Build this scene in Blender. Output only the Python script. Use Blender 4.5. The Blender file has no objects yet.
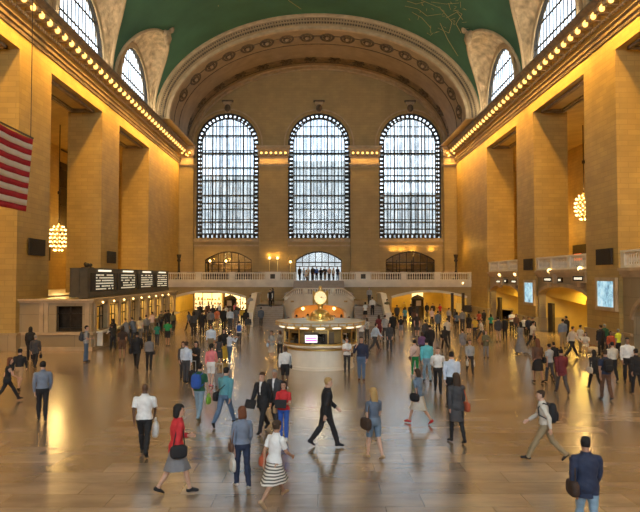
import bpy, math, random
import numpy as np
from mathutils import Vector, Matrix, noise

R = math.radians
PI = math.pi
random.seed(7)
scene = bpy.context.scene
C = scene.collection

# ------------------------------------------------------------------ camera
F_PX = 617.0
CAM_Z = 4.5
cam_d = bpy.data.cameras.new('camera')
cam_d.sensor_width = 36.0
cam_d.lens = 36.0 * F_PX / 640.0
cam_d.clip_end = 500
cam = bpy.data.objects.new('camera', cam_d)
C.objects.link(cam)
cam.location = (0, 0, CAM_Z)
cam.rotation_euler = (R(90 + 1.95), 0, R(-0.19))
scene.camera = cam
CM = cam.rotation_euler.to_matrix()

# ------------------------------------------------------------------ world, exposure
scene.view_settings.view_transform = 'Standard'
scene.view_settings.look = 'None'
scene.view_settings.gamma = 1.0
scene.view_settings.use_curve_mapping = False
scene.view_settings.exposure = 0.08
scene.cycles.max_bounces = 7
scene.cycles.diffuse_bounces = 4
scene.cycles.glossy_bounces = 3
scene.cycles.transparent_max_bounces = 10
scene.cycles.sample_clamp_indirect = 2.0
scene.cycles.caustics_reflective = False
scene.cycles.caustics_refractive = False

world = bpy.data.worlds.new('overcast_sky')
scene.world = world
world.use_nodes = True
wn = world.node_tree.nodes
wl = world.node_tree.links
bg = wn['Background']
tc = wn.new('ShaderNodeTexCoord')
nz = wn.new('ShaderNodeTexNoise'); nz.inputs['Scale'].default_value = 3.0
rp = wn.new('ShaderNodeValToRGB')
rp.color_ramp.elements[0].position = 0.35; rp.color_ramp.elements[0].color = (0.66, 0.79, 0.94, 1)
rp.color_ramp.elements[1].position = 0.65; rp.color_ramp.elements[1].color = (0.88, 0.95, 1.0, 1)
wl.new(tc.outputs['Generated'], nz.inputs['Vector'])
wl.new(nz.outputs['Fac'], rp.inputs['Fac'])
wl.new(rp.outputs['Color'], bg.inputs['Color'])
bg.inputs['Strength'].default_value = 3.7

WARM = (1.0, 0.55, 0.11)
WARM2 = (1.0, 0.63, 0.22)
def area(name, loc, rot, sx, sy, power, color, spread=None):
    d = bpy.data.lights.new(name, 'AREA')
    d.shape = 'RECTANGLE'; d.size = sx; d.size_y = sy
    d.energy = power; d.color = color
    if spread: d.spread = spread
    o = bpy.data.objects.new(name, d); C.objects.link(o)
    o.location = loc; o.rotation_euler = rot
    return o
def plight(name, loc, power, color, r=0.15):
    d = bpy.data.lights.new(name, 'POINT'); d.energy = power; d.color = color; d.shadow_soft_size = r
    o = bpy.data.objects.new(name, d); C.objects.link(o); o.location = loc
    return o

# light of the bulb rows under the two long cornices (one strip a bay), their share that washes the vault
HW = 18.3
BAYC = [32.5 + 14.5 * k for k in range(-3, 3)]           # bay centres along the hall
for s in (-1, 1):
    for yc in [-11.0 + 14.5 * k for k in range(7)]:
        if yc > 78: continue
        # grazing down the wall
        area('cornice_light', (s * 17.2, yc, 20.6), (0, R(-14 * s), 0), 0.25, 13.5, 900, WARM, R(110))
        # inward over the hall
        area('cornice_hall_light', (s * 16.8, yc, 21.0), (0, R(62 * s), 0), 0.25, 13.5, 110, WARM2)
        if yc > 70: continue
        # lamps on top of the cornice for the vault
        area('cove_light', (s * 17.2, yc - 1, 21.9), (0, R(150 * s), 0), 0.3, 10.5, 260, (1.0, 0.86, 0.62))
# daylight through the great windows in the wall behind the camera
for k, xw in enumerate((-12.05, 0.1, 12.2)):
    area('daylight', (xw, -15.4, 17.5), (R(90 - 8), 0, 0), 8.0, 15.0, 2100, (0.78, 0.89, 1.0))

# ------------------------------------------------------------------ pixel helpers
def ray(px, py):
    return CM @ Vector(((px - 320.0) / F_PX, -(py - 256.0) / F_PX, -1.0))
def at(px, py, Y):
    d = ray(px, py); t = Y / d.y
    return Vector((d.x * t, Y, CAM_Z + d.z * t))
def on_z(px, py, z=0.0):
    d = ray(px, py); t = (z - CAM_Z) / d.z
    return Vector((d.x * t, d.y * t, z))

# ------------------------------------------------------------------ materials
def mat(name, base, rough=0.6, metal=0.0, emit=None, estr=0.0, spec=0.5):
    m = bpy.data.materials.new(name); m.use_nodes = True
    b = m.node_tree.nodes['Principled BSDF']
    b.inputs['Base Color'].default_value = (*base, 1)
    b.inputs['Roughness'].default_value = rough
    b.inputs['Metallic'].default_value = metal
    b.inputs['Specular IOR Level'].default_value = spec
    if emit:
        b.inputs['Emission Color'].default_value = (*emit, 1)
        b.inputs['Emission Strength'].default_value = estr
    return m
def N(m, t, **kw):
    n = m.node_tree.nodes.new(t)
    for k, v in kw.items(): setattr(n, k, v)
    return n
def noisy(name, base, var=0.25, scale=3.0, rough=0.6, metal=0.0, bump=0.0, bscale=None, spec=0.5):
    m = mat(name, base, rough, metal, spec=spec)
    L = m.node_tree.links; b = m.node_tree.nodes['Principled BSDF']
    t = N(m, 'ShaderNodeTexCoord'); n = N(m, 'ShaderNodeTexNoise')
    n.inputs['Scale'].default_value = scale; n.inputs['Detail'].default_value = 5
    r = N(m, 'ShaderNodeValToRGB')
    r.color_ramp.elements[0].position = 0.3; r.color_ramp.elements[1].position = 0.7
    r.color_ramp.elements[0].color = (*[c * (1 - var) for c in base], 1)
    r.color_ramp.elements[1].color = (*[min(1, c * (1 + var)) for c in base], 1)
    L.new(t.outputs['Object'], n.inputs['Vector']); L.new(n.outputs['Fac'], r.inputs['Fac'])
    L.new(r.outputs['Color'], b.inputs['Base Color'])
    if bump:
        n2 = N(m, 'ShaderNodeTexNoise'); n2.inputs['Scale'].default_value = bscale or scale * 3
        n2.inputs['Detail'].default_value = 4
        bp = N(m, 'ShaderNodeBump'); bp.inputs['Strength'].default_value = bump; bp.inputs['Distance'].default_value = 0.1
        L.new(t.outputs['Object'], n2.inputs['Vector']); L.new(n2.outputs['Fac'], bp.inputs['Height'])
        L.new(bp.outputs['Normal'], b.inputs['Normal'])
    return m
def stone(name, base, bw=1.5, bh=0.6, var=0.14, rough=0.55, mortar=0.72, bump=0.25):
    """ashlar: courses run level on any upright wall"""
    m = mat(name, base, rough)
    L = m.node_tree.links; b = m.node_tree.nodes['Principled BSDF']
    g = N(m, 'ShaderNodeNewGeometry'); sp = N(m, 'ShaderNodeSeparateXYZ'); ad = N(m, 'ShaderNodeMath', operation='ADD')
    cb = N(m, 'ShaderNodeCombineXYZ')
    L.new(g.outputs['Position'], sp.inputs[0]); L.new(sp.outputs['X'], ad.inputs[0]); L.new(sp.outputs['Y'], ad.inputs[1])
    L.new(ad.outputs[0], cb.inputs['X']); L.new(sp.outputs['Z'], cb.inputs['Y'])
    br = N(m, 'ShaderNodeTexBrick'); br.inputs['Scale'].default_value = 1.0
    br.inputs['Brick Width'].default_value = bw; br.inputs['Row Height'].default_value = bh
    br.inputs['Mortar Size'].default_value = 0.022; br.inputs['Mortar Smooth'].default_value = 0.3
    br.inputs['Color1'].default_value = (*[c * (1 - var) for c in base], 1)
    br.inputs['Color2'].default_value = (*[c * (1 + var) for c in base], 1)
    br.inputs['Mortar'].default_value = (*[c * mortar for c in base], 1)
    L.new(cb.outputs[0], br.inputs['Vector'])
    n = N(m, 'ShaderNodeTexNoise'); n.inputs['Scale'].default_value = 0.7; n.inputs['Detail'].default_value = 6
    L.new(g.outputs['Position'], n.inputs['Vector'])
    mr = N(m, 'ShaderNodeMapRange'); mr.inputs['To Min'].default_value = 0.72; mr.inputs['To Max'].default_value = 1.25
    L.new(n.outputs['Fac'], mr.inputs['Value'])
    mx = N(m, 'ShaderNodeMix', data_type='RGBA', blend_type='MULTIPLY'); mx.inputs['Factor'].default_value = 1
    L.new(br.outputs['Color'], mx.inputs['A']); L.new(mr.outputs[0], mx.inputs['B']); L.new(mx.outputs['Result'], b.inputs['Base Color'])
    bp = N(m, 'ShaderNodeBump'); bp.inputs['Strength'].default_value = bump; bp.inputs['Distance'].default_value = 0.05; bp.invert = True
    L.new(br.outputs['Fac'], bp.inputs['Height']); L.new(bp.outputs['Normal'], b.inputs['Normal'])
    return m

M = {}
M['stone'] = stone('caen_stone', (0.46, 0.31, 0.095), 1.0, 0.33, 0.08, mortar=.84, bump=.12)
M['stone_end'] = stone('end_wall_stone', (0.42, 0.305, 0.125), 1.0, 0.33, 0.05, mortar=.86, bump=.1)
M['stone_low'] = stone('marble_dado', (0.38, 0.29, 0.165), 2.2, 1.1, 0.10, 0.35)
M['trim'] = noisy('moulded_stone', (0.50, 0.37, 0.22), 0.18, 1.5, 0.5)
M['trim_dark'] = noisy('dark_moulding', (0.23, 0.165, 0.10), 0.3, 2.0, 0.6)  # darker brown tone for coffers, lower mouldings and corona
M['arch'] = noisy('arch_plaster', (0.38, 0.275, 0.15), 0.14, 0.9, 0.65, bump=0.1)
M['relief'] = noisy('carved_relief', (0.50, 0.37, 0.22), 0.45, 1.6, 0.7, bump=0.9, bscale=2.2)
M['relief_dark'] = noisy('dark_relief', (0.13, 0.095, 0.06), 0.5, 3.0, 0.7, bump=0.5)
M['marble'] = noisy('pale_marble', (0.82, 0.75, 0.62), 0.10, 1.2, 0.3)
M['booth_marble'] = noisy('booth_marble', (0.86, 0.79, 0.65), 0.08, 1.5, 0.3)
M['bronze'] = noisy('dark_bronze', (0.060, 0.045, 0.028), 0.3, 4, 0.45, 0.6)
M['mullion'] = mat('window_iron', (0.045, 0.040, 0.035), 0.6, 0.2)
M['olive_bronze'] = noisy('olive_bronze', (0.20, 0.15, 0.065), 0.2, 4, 0.4, 0.5)
M['black'] = noisy('black_enamel', (0.018, 0.016, 0.014), 0.3, 5, 0.55)
M['board'] = noisy('board_casing', (0.075, 0.062, 0.038), 0.2, 2, 0.5)
M['brass'] = noisy('polished_brass', (0.80, 0.56, 0.20), 0.12, 6, 0.28, 0.85)
M['gold'] = noisy('gilt_paint', (0.48, 0.40, 0.17), 0.25, 6, 0.6)
M['bulb'] = mat('lit_bulb', (1, 0.85, 0.5), 0.4, emit=(1.0, 0.56, 0.13), estr=2.2)
M['globe'] = mat('lit_globe', (1, 0.9, 0.6), 0.4, emit=(1.0, 0.66, 0.24), estr=4.0)
M['whitelamp'] = mat('lit_sign_white', (1, 1, 0.9), 0.4, emit=(1.0, 0.90, 0.66), estr=1.1)
M['boardtext'] = mat('lit_board_text', (1, 1, 0.9), 0.4, emit=(1.0, 0.86, 0.58), estr=0.40)
M['orange'] = mat('lit_orange_lamp', (1, 0.4, 0.1), 0.4, emit=(1.0, 0.28, 0.04), estr=9.0)
M['red_lamp'] = mat('lit_red_sign', (1, 0.2, 0.05), 0.4, emit=(1.0, 0.16, 0.02), estr=1.6)
M['passage'] = noisy('ochre_passage', (0.66, 0.47, 0.13), 0.12, 0.8, 0.5)
M['orange_wall'] = noisy('ramp_stone', (0.60, 0.38, 0.15), 0.1, 1, 0.5)
M['white'] = noisy('white_painted', (0.75, 0.73, 0.68), 0.06, 5, 0.5)
M['step'] = noisy('stair_tread', (0.36, 0.29, 0.22), 0.12, 3, 0.4)
M['clockface'] = mat('opal_clock_glass', (0.95, 0.85, 0.6), 0.3, emit=(1.0, 0.76, 0.34), estr=0.38)
M['shopgood'] = noisy('shop_goods', (0.45, 0.32, 0.2), 0.5, 8, 0.5)
M['flag_red'] = noisy('flag_red_cloth', (0.42, 0.010, 0.020), 0.12, 2, 0.85)
M['flag_white'] = noisy('flag_white_cloth', (0.80, 0.66, 0.54), 0.05, 2, 0.85)
M['speaker'] = noisy('speaker_grille', (0.030, 0.022, 0.014), 0.3, 12, 0.7)

def glass_mat():
    m = bpy.data.materials.new('old_window_glass'); m.use_nodes = True
    nt = m.node_tree; nt.nodes.clear(); L = nt.links
    o = N(m, 'ShaderNodeOutputMaterial'); tr = N(m, 'ShaderNodeBsdfTransparent'); gl = N(m, 'ShaderNodeBsdfGlossy')
    gl.inputs['Roughness'].default_value = 0.15
    g = N(m, 'ShaderNodeNewGeometry'); n = N(m, 'ShaderNodeTexNoise'); n.inputs['Scale'].default_value = 1.1; n.inputs['Detail'].default_value = 6
    mp = N(m, 'ShaderNodeMapping'); mp.inputs['Scale'].default_value = (2.2, 1, 0.8)
    r = N(m, 'ShaderNodeValToRGB')
    r.color_ramp.elements[0].position = 0.36; r.color_ramp.elements[0].color = (0.66, 0.71, 0.75, 1)
    r.color_ramp.elements[1].position = 0.62; r.color_ramp.elements[1].color = (0.97, 0.98, 0.98, 1)
    mx = N(m, 'ShaderNodeMixShader'); mx.inputs[0].default_value = 0.05
    L.new(g.outputs['Position'], mp.inputs[0]); L.new(mp.outputs[0], n.inputs['Vector']); L.new(n.outputs['Fac'], r.inputs['Fac'])
    L.new(r.outputs['Color'], tr.inputs['Color'])
    L.new(tr.outputs[0], mx.inputs[1]); L.new(gl.outputs[0], mx.inputs[2]); L.new(mx.outputs[0], o.inputs['Surface'])
    return m
M['glass'] = glass_mat()

def floor_mat():
    m = mat('tennessee_marble_floor', (0.3, 0.22, 0.14), 0.22)
    L = m.node_tree.links; b = m.node_tree.nodes['Principled BSDF']
    g = N(m, 'ShaderNodeNewGeometry')
    br = N(m, 'ShaderNodeTexBrick'); br.inputs['Scale'].default_value = 1.0
    br.offset = 0.37
    br.inputs['Brick Width'].default_value = 2.1; br.inputs['Row Height'].default_value = 0.72
    br.inputs['Mortar Size'].default_value = 0.008
    br.inputs['Color1'].default_value = (0.275, 0.195, 0.130, 1); br.inputs['Color2'].default_value = (0.44, 0.335, 0.240, 1)
    br.inputs['Mortar'].default_value = (0.13, 0.095, 0.07, 1)
    L.new(g.outputs['Position'], br.inputs['Vector'])
    n = N(m, 'ShaderNodeTexNoise'); n.inputs['Scale'].default_value = 0.9; n.inputs['Detail'].default_value = 8; n.inputs['Roughness'].default_value = 0.65
    mp = N(m, 'ShaderNodeMapping'); mp.inputs['Scale'].default_value = (0.5, 1.5, 1)
    L.new(g.outputs['Position'], mp.inputs[0]); L.new(mp.outputs[0], n.inputs['Vector'])
    mr = N(m, 'ShaderNodeMapRange'); mr.inputs['From Min'].default_value = 0.3; mr.inputs['From Max'].default_value = 0.7
    mr.inputs['To Min'].default_value = 0.68; mr.inputs['To Max'].default_value = 1.25
    L.new(n.outputs['Fac'], mr.inputs['Value'])
    mx = N(m, 'ShaderNodeMix', data_type='RGBA', blend_type='MULTIPLY'); mx.inputs['Factor'].default_value = 1
    L.new(br.outputs['Color'], mx.inputs['A']); L.new(mr.outputs[0], mx.inputs['B']); L.new(mx.outputs['Result'], b.inputs['Base Color'])
    mr2 = N(m, 'ShaderNodeMapRange'); mr2.inputs['To Min'].default_value = 0.20; mr2.inputs['To Max'].default_value = 0.30
    L.new(n.outputs['Fac'], mr2.inputs['Value']); L.new(mr2.outputs[0], b.inputs['Roughness'])
    n3 = N(m, 'ShaderNodeTexNoise'); n3.inputs['Scale'].default_value = 2.5; n3.inputs['Detail'].default_value = 3
    L.new(g.outputs['Position'], n3.inputs['Vector'])
    bp = N(m, 'ShaderNodeBump'); bp.inputs['Strength'].default_value = 0.05; bp.inputs['Distance'].default_value = 0.05
    L.new(n3.outputs['Fac'], bp.inputs['Height']); L.new(bp.outputs['Normal'], b.inputs['Normal'])
    b.inputs['Specular IOR Level'].default_value = 0.9
    b.inputs['Coat Weight'].default_value = 0.9; b.inputs['Coat Roughness'].default_value = 0.20; b.inputs['Coat IOR'].default_value = 1.6
    L.new(bp.outputs['Normal'], b.inputs['Coat Normal'])
    return m
M['floor'] = floor_mat()
M['vault'] = noisy('painted_vault', (0.050, 0.150, 0.090), 0.22, 0.25, 0.8)

# ------------------------------------------------------------------ mesh helpers
class MB:
    def __init__(s): s.v = []; s.f = []; s.mi = []; s.cur = 0; s.smooth = False; s.sm = []
    def add(s, vs, fs, mi=None):
        k = len(s.v); s.v += [tuple(v) for v in vs]
        for f in fs:
            s.f.append(tuple(i + k for i in f)); s.mi.append(s.cur if mi is None else mi); s.sm.append(s.smooth)
        return s
    def box(s, x0, x1, y0, y1, z0, z1):
        x0, x1 = min(x0, x1), max(x0, x1); y0, y1 = min(y0, y1), max(y0, y1); z0, z1 = min(z0, z1), max(z0, z1)
        vs = [(x0,y0,z0),(x1,y0,z0),(x1,y1,z0),(x0,y1,z0),(x0,y0,z1),(x1,y0,z1),(x1,y1,z1),(x0,y1,z1)]
        return s.add(vs, [(0,3,2,1),(4,5,6,7),(0,1,5,4),(1,2,6,5),(2,3,7,6),(3,0,4,7)])
    def cbox(s, c, size, M3=None):
        hx, hy, hz = [q / 2 for q in size]; vs = []
        for dx, dy, dz in [(-1,-1,-1),(1,-1,-1),(1,1,-1),(-1,1,-1),(-1,-1,1),(1,-1,1),(1,1,1),(-1,1,1)]:
            p = Vector((dx*hx, dy*hy, dz*hz))
            if M3: p = M3 @ p
            vs.append(Vector(c) + p)
        return s.add(vs, [(0,3,2,1),(4,5,6,7),(0,1,5,4),(1,2,6,5),(2,3,7,6),(3,0,4,7)])
    def bar(s, a, b, w, h=None):
        """square bar from a to b"""
        a = Vector(a); b = Vector(b); d = (b - a).normalized()
        up = Vector((0, 0, 1)) if abs(d.z) < 0.95 else Vector((0, 1, 0))
        x = d.cross(up).normalized(); y = x.cross(d); h = h or w
        vs = []
        for p in (a, b):
            for i, j in ((-1,-1),(1,-1),(1,1),(-1,1)): vs.append(p + x*i*w/2 + y*j*h/2)
        return s.add(vs, [(0,1,2,3),(4,7,6,5),(0,4,5,1),(1,5,6,2),(2,6,7,3),(3,7,4,0)])
    def tube(s, pts, r, seg=8):
        pts = [Vector(p) for p in pts]; n = len(pts)
        rs = r if isinstance(r, (list, tuple)) else [r] * n
        vs = []; fs = []; px = None
        for i, p in enumerate(pts):
            d = (pts[min(i+1, n-1)] - pts[max(i-1, 0)])
            d = d.normalized() if d.length > 1e-9 else Vector((0, 0, 1))
            if px is None:
                up = Vector((0, 0, 1)) if abs(d.z) < 0.9 else Vector((0, 1, 0))
                px = d.cross(up).normalized()
            x = (px - d * px.dot(d)).normalized(); y = d.cross(x); px = x
            for k in range(seg):
                a = 2*PI*k/seg; vs.append(p + (x*math.cos(a) + y*math.sin(a)) * rs[i])
        for i in range(n-1):
            for k in range(seg):
                k2 = (k+1) % seg
                fs.append((i*seg+k, i*seg+k2, (i+1)*seg+k2, (i+1)*seg+k))
        fs.append(tuple(range(seg))[::-1]); fs.append(tuple(range((n-1)*seg, n*seg)))
        return s.add(vs, fs)
    def lathe(s, prof, c=(0, 0, 0), seg=24, a0=0.0, a1=2*PI, sx=1.0, sy=1.0):
        """prof: (r, z) pairs"""
        full = abs(a1 - a0 - 2*PI) < 1e-6; n = seg if full else seg + 1
        vs = []; fs = []
        for r, z in prof:
            for k in range(n):
                a = a0 + (a1 - a0) * k / seg
                vs.append((c[0] + sx*r*math.cos(a), c[1] + sy*r*math.sin(a), c[2] + z))
        for i in range(len(prof) - 1):
            for k in range(seg):
                k2 = (k+1) % n
                fs.append((i*n+k, i*n+k2, (i+1)*n+k2, (i+1)*n+k))
        return s.add(vs, fs)
    def ball(s, c, r, seg=10, rings=6, sc=(1, 1, 1), M3=None):
        vs = []; fs = []
        for i in range(rings + 1):
            t = PI * i / rings
            for k in range(seg):
                a = 2*PI*k/seg
                p = Vector((r*sc[0]*math.sin(t)*math.cos(a), r*sc[1]*math.sin(t)*math.sin(a), r*sc[2]*math.cos(t)))
                if M3: p = M3 @ p
                vs.append(Vector(c) + p)
        for i in range(rings):
            for k in range(seg):
                k2 = (k+1) % seg
                fs.append((i*seg+k, (i+1)*seg+k, (i+1)*seg+k2, i*seg+k2))
        return s.add(vs, fs)
    def prism(s, poly, y0, y1):
        """poly: (x, z) points, counter-clockwise seen from -Y; pushed from y0 to y1"""
        n = len(poly)
        vs = [(x, y0, z) for x, z in poly] + [(x, y1, z) for x, z in poly]
        return s.add(vs, [tuple(range(n)), tuple(range(2*n-1, n-1, -1))] + [(i, i+n, (i+1) % n + n, (i+1) % n) for i in range(n)])
    def mesh(s, name, mats):
        me = bpy.data.meshes.new(name); me.from_pydata(s.v, [], s.f)
        if not isinstance(mats, (list, tuple)): mats = [mats]
        for m in mats: me.materials.append(m)
        if len(mats) > 1: me.polygons.foreach_set('material_index', s.mi)
        if any(s.sm): me.polygons.foreach_set('use_smooth', s.sm)
        me.update()
        return me
    def build(s, name, mats, parent=None, loc=None, rz=0.0):
        o = bpy.data.objects.new(name, s.mesh(name, mats)); C.objects.link(o)
        if parent is not None: o.parent = parent
        if loc is not None: o.location = loc
        if rz: o.rotation_euler = (0, 0, rz)
        return o
def empty(name, loc=(0, 0, 0), rz=0.0, parent=None):
    o = bpy.data.objects.new(name, None); C.objects.link(o); o.location = loc; o.rotation_euler = (0, 0, rz)
    o.empty_display_size = 0.2
    if parent is not None: o.parent = parent
    return o
def tag(o, label=None, cat=None, group=None, kind=None):
    if label: o['label'] = label
    if cat: o['category'] = cat
    if group: o['group'] = group
    if kind: o['kind'] = kind
    return o
def struct(o, label=None, cat=None):
    o['kind'] = 'structure'
    return tag(o, label, cat)

def holed_wall(mb, u0, u1, z0, z1, holes, P, thick, du=1.0, topf=None):
    """wall over u, z; holes = (ua, ub, zb, topfunc(u)); P(u, z, w) gives the point, w = 0 the near face"""
    us = set([u0, u1])
    n = max(1, int(round((u1-u0)/du)))
    for i in range(n+1): us.add(u0 + (u1-u0)*i/n)
    for ua, ub, zb, tf in holes:
        for i in range(25): us.add(ua + (ub-ua) * (0.5 - 0.5*math.cos(PI*i/24)))
    us = sorted(us); cl = [us[0]]
    for u in us[1:]:
        if u - cl[-1] > 1e-4: cl.append(u)
    topf = topf or (lambda u: z1)
    def quad(a, b, c, d): mb.add([a, b, c, d], [(0, 1, 2, 3)])
    for a, b in zip(cl[:-1], cl[1:]):
        m = (a+b)/2
        hs = sorted([h for h in holes if h[0] < m < h[1]], key=lambda h: h[2])
        cur = (z0, z0)
        segs = []
        for h in hs:
            segs.append((cur, (h[2], h[2]))); cur = (h[3](a), h[3](b))
            quad(P(a, cur[0], 0), P(b, cur[1], 0), P(b, cur[1], thick), P(a, cur[0], thick))
            if h[2] > z0 + .01: quad(P(a, h[2], 0), P(a, h[2], thick), P(b, h[2], thick), P(b, h[2], 0))
        segs.append((cur, (topf(a), topf(b))))
        quad(P(a, topf(a), 0), P(b, topf(b), 0), P(b, topf(b), thick), P(a, topf(a), thick))
        for (l, h) in segs:
            if h[0] - l[0] < 1e-5 and h[1] - l[1] < 1e-5: continue
            quad(P(a, l[0], 0), P(b, l[1], 0), P(b, h[1], 0), P(a, h[0], 0))
            quad(P(a, l[0], thick), P(a, h[0], thick), P(b, h[1], thick), P(b, l[1], thick))
    for ua, ub, zb, tf in holes:
        for u in (ua, ub):
            if tf(u) - zb > 1e-3:
                quad(P(u, zb, 0), P(u, zb, thick), P(u, tf(u), thick), P(u, tf(u), 0))
    for u in (u0, u1):
        quad(P(u, z0, 0), P(u, z0, thick), P(u, topf(u), thick), P(u, topf(u), 0))
def arch_top(c, hw, spring, rise):
    return lambda u: spring + rise * math.sqrt(max(0.0, 1 - ((u-c)/hw)**2))
def baluster_prof(h, r=0.085):
    return [(r*.9, 0), (r*.9, h*.08), (r*.5, h*.14), (r*1.0, h*.34), (r*.9, h*.45), (r*.45, h*.72), (r*.6, h*.8), (r*.85, h*.9), (r*.85, h)]
# ================================================================== THE SETTING
Y0, YE = -16.0, 81.5          # wall behind the camera, end wall
# ---- floor
fb = MB(); fb.add([(-40, -18, 0), (40, -18, 0), (40, 100, 0), (-40, 100, 0)], [(0, 1, 2, 3)])
struct(fb.build('floor', M['floor']), 'polished beige marble floor of the great hall', 'floor')

# ---- side walls: piers, lintel, galleries
PIERS = [(66.5, 81.5), (52.0, 56.5), (37.5, 42.0), (23.0, 27.5), (8.5, 13.0), (-6.0, -1.5), (-16.0, -15.0)]
OPEN = [(56.5, 66.5), (42.0, 52.0), (27.5, 37.5), (13.0, 23.0), (-1.5, 8.5), (-15.0, -6.0)]
DEEP = 21.2
for s, side in ((-1, 'left'), (1, 'right')):
    root = struct(empty('wall_' + side), 'tall stone side wall of piers on the %s' % side, 'wall')
    w = MB()
    for a, b in PIERS:
        w.box(s*HW, s*DEEP, a, b, 0, 18.5)
    w.box(s*HW, s*DEEP, Y0, YE + 1, 18.5, 21.7)
    w.build('pier_stone', M['stone'], root)
    d = MB()                                    # plinth and dado of each pier
    for a, b in PIERS:
        if s < 0 and a > 40: continue
        d.box(s*(HW-.10), s*(DEEP-.2), a-.10, b+.10 if b < 80 else b, 0, 0.95)
        d.box(s*(HW-.16), s*(DEEP-.2), a-.16, b+.16 if b < 80 else b, 0.95, 1.10)
    d.build('dado', M['stone_low'], root)
    # recess ceilings (coffer)
    c = MB()
    for a, b in OPEN:
        for k, (q, z) in enumerate(((.5, 18.3), (.9, 18.38))):
            x0, x1 = HW+.25+q*.5, DEEP-.2-q*.5
            for (xa, xb, ya, yb) in ((x0, x0+.18, a+q, b-q), (x1-.18, x1, a+q, b-q), (x0, x1, a+q, a+q+.18), (x0, x1, b-q-.18, b-q)):
                c.box(s*xa, s*xb, ya, yb, z, 18.55)
    c.build('coffer_moulding', M['trim_dark'], root)
    # gallery beyond the piers
    gal = MB()
    ga = 38.5 if s < 0 else Y0
    gal.box(s*28, s*28.4, Y0, YE + 1, 0, 19)
    gal.box(s*DEEP, s*28, Y0, YE + 1, 18.6, 18.8)
    gal.box(s*DEEP, s*28, YE, YE+.4, 0, 19)
    gal.box(s*DEEP, s*28, Y0-.4, Y0, 0, 19)
    gal.build('gallery_wall', M['stone'], root)
    gf = MB()
    gz = 3.2 if s < 0 else 5.0
    gf.box(s*(HW+.55), s*28, ga, YE, gz-.25, gz)
    gf.build('gallery_floor', M['marble'], root)
    if s < 0:
        e = MB(); e.box(s*DEEP, s*28, 38.2, 38.6, 0, 3.2); e.build('gallery_end', M['stone'], root)
    # cornice: mouldings drawn along the hall
    prof = [(HW+.2, 19.40), (HW-.08, 19.43), (HW-.13, 19.54), (HW-.08, 19.57), (HW-.08, 19.68), (HW-.20, 19.72), (HW-.24, 19.84), (HW-.16, 19.87),
            (HW-.18, 19.95), (HW-.34, 20.04), (HW-.34, 20.10), (HW-.06, 20.12), (HW-.06, 20.50), (HW-.2, 20.58), (HW-.24, 20.70), (HW-.24, 21.20), (17.15, 21.24), (17.1, 21.34), (16.96, 21.44),
            (16.9, 21.5), (16.9, 21.63), (HW+.2, 21.66)]
    t = MB()
    tw = MB()
    yy = [Y0, 81.3]
    def sweep(mb, pr):
        vs = [(s*x, y, z) for y in yy for x, z in pr]; n = len(pr)
        mb.add(vs, [(i, i+1, i+1+n, i+n) for i in range(n-1)])
    sweep(t, prof[:11]); sweep(tw, prof[10:16]); 
    tt = MB(); sweep(tt, prof[15:])
    trim = struct(empty('trim_1' if s < 0 else 'trim_2'), 'long %s cornice set with rows of lit bulbs' % side, 'cornice')
    t.build('lower_moulding', M['trim_dark'], trim)
    tw.build('frieze', M['stone'], trim)
    tt.build('corona', M['trim_dark'], trim)
    md = MB(); dn = MB(); bulbs = []
    k = 0; y = 14.0
    while y < 81:
        md.box(s*17.28, s*(HW-.24), y, y+.50, 20.95, 21.22)
        md.box(s*17.45, s*(HW-.24), y+.05, y+.45, 20.84, 20.95)
        bulbs.append(y + .84)
        y += 1.18
    y = -15.5
    while y < 14:
        md.box(s*17.28, s*(HW-.24), y, y+.50, 20.95, 21.22); bulbs.append(y+.84); y += 1.18
    y = Y0
    while y < 81:
        dn.box(s*(HW-.36), s*(HW-.2), y, y+.16, 20.56, 20.72); y += .34
    md.build('modillion', M['trim'], trim); dn.build('dentil', M['trim'], trim)
    bm = MB(); bm.smooth = True
    bm.ball((0, 0, 0), .19, 8, 5, (1, .8, 1.15)); bm.lathe([(.06, .14), (.06, .26), (0.0, .26)], seg=8)
    bme = bm.mesh('cornice_bulb', M['bulb'])
    for y in bulbs:
        if y > 80.8: continue
        o = bpy.data.objects.new('bulb', bme); C.objects.link(o); o.parent = trim; o.location = (s*17.42, y, 20.98)

# ---- the vault with its lunettes
VA, VB, VH = 17.6, 11.4, 21.7
LUN = [59.0, 45.6, 31.9, 18.2, 4.5, -9.2]
GW = 6.25; TH = R(33)
def th0(y):
    for c in LUN:
        q = (y - c) / GW
        if abs(q) < 1:
            return TH * (1 - q*q) ** 0.5
    return 0.0
YV1 = 66.6
ys = []
y = Y0
while y < YV1: ys.append(y); y += 0.28
for c in LUN: ys += [c-GW+.02, c+GW-.02, c-GW+.1, c+GW-.1]
ys = sorted(set([v for v in ys if Y0 <= v < YV1] + [YV1]))
nt = 48
vb = MB(); vb.smooth = True
vs = []
for y in ys:
    a = th0(y)
    for k in range(nt+1):
        t = a + (PI - 2*a) * k/nt
        vs.append((VA*math.cos(t), y, VH + VB*math.sin(t)))
fs = []
for i in range(len(ys)-1):
    for k in range(nt): fs.append((i*(nt+1)+k, i*(nt+1)+k+1, (i+1)*(nt+1)+k+1, (i+1)*(nt+1)+k))
vb.add(vs, fs)
ceil_root = struct(empty('ceiling'), 'dark green barrel vault painted with faint gold stars', 'ceiling')
vb.build('vault', M['vault'], ceil_root)
def on_vault(y, t, d=0.06):
    return Vector(((VA-d)*math.cos(t), y, VH + (VB-d)*math.sin(t)))
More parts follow.
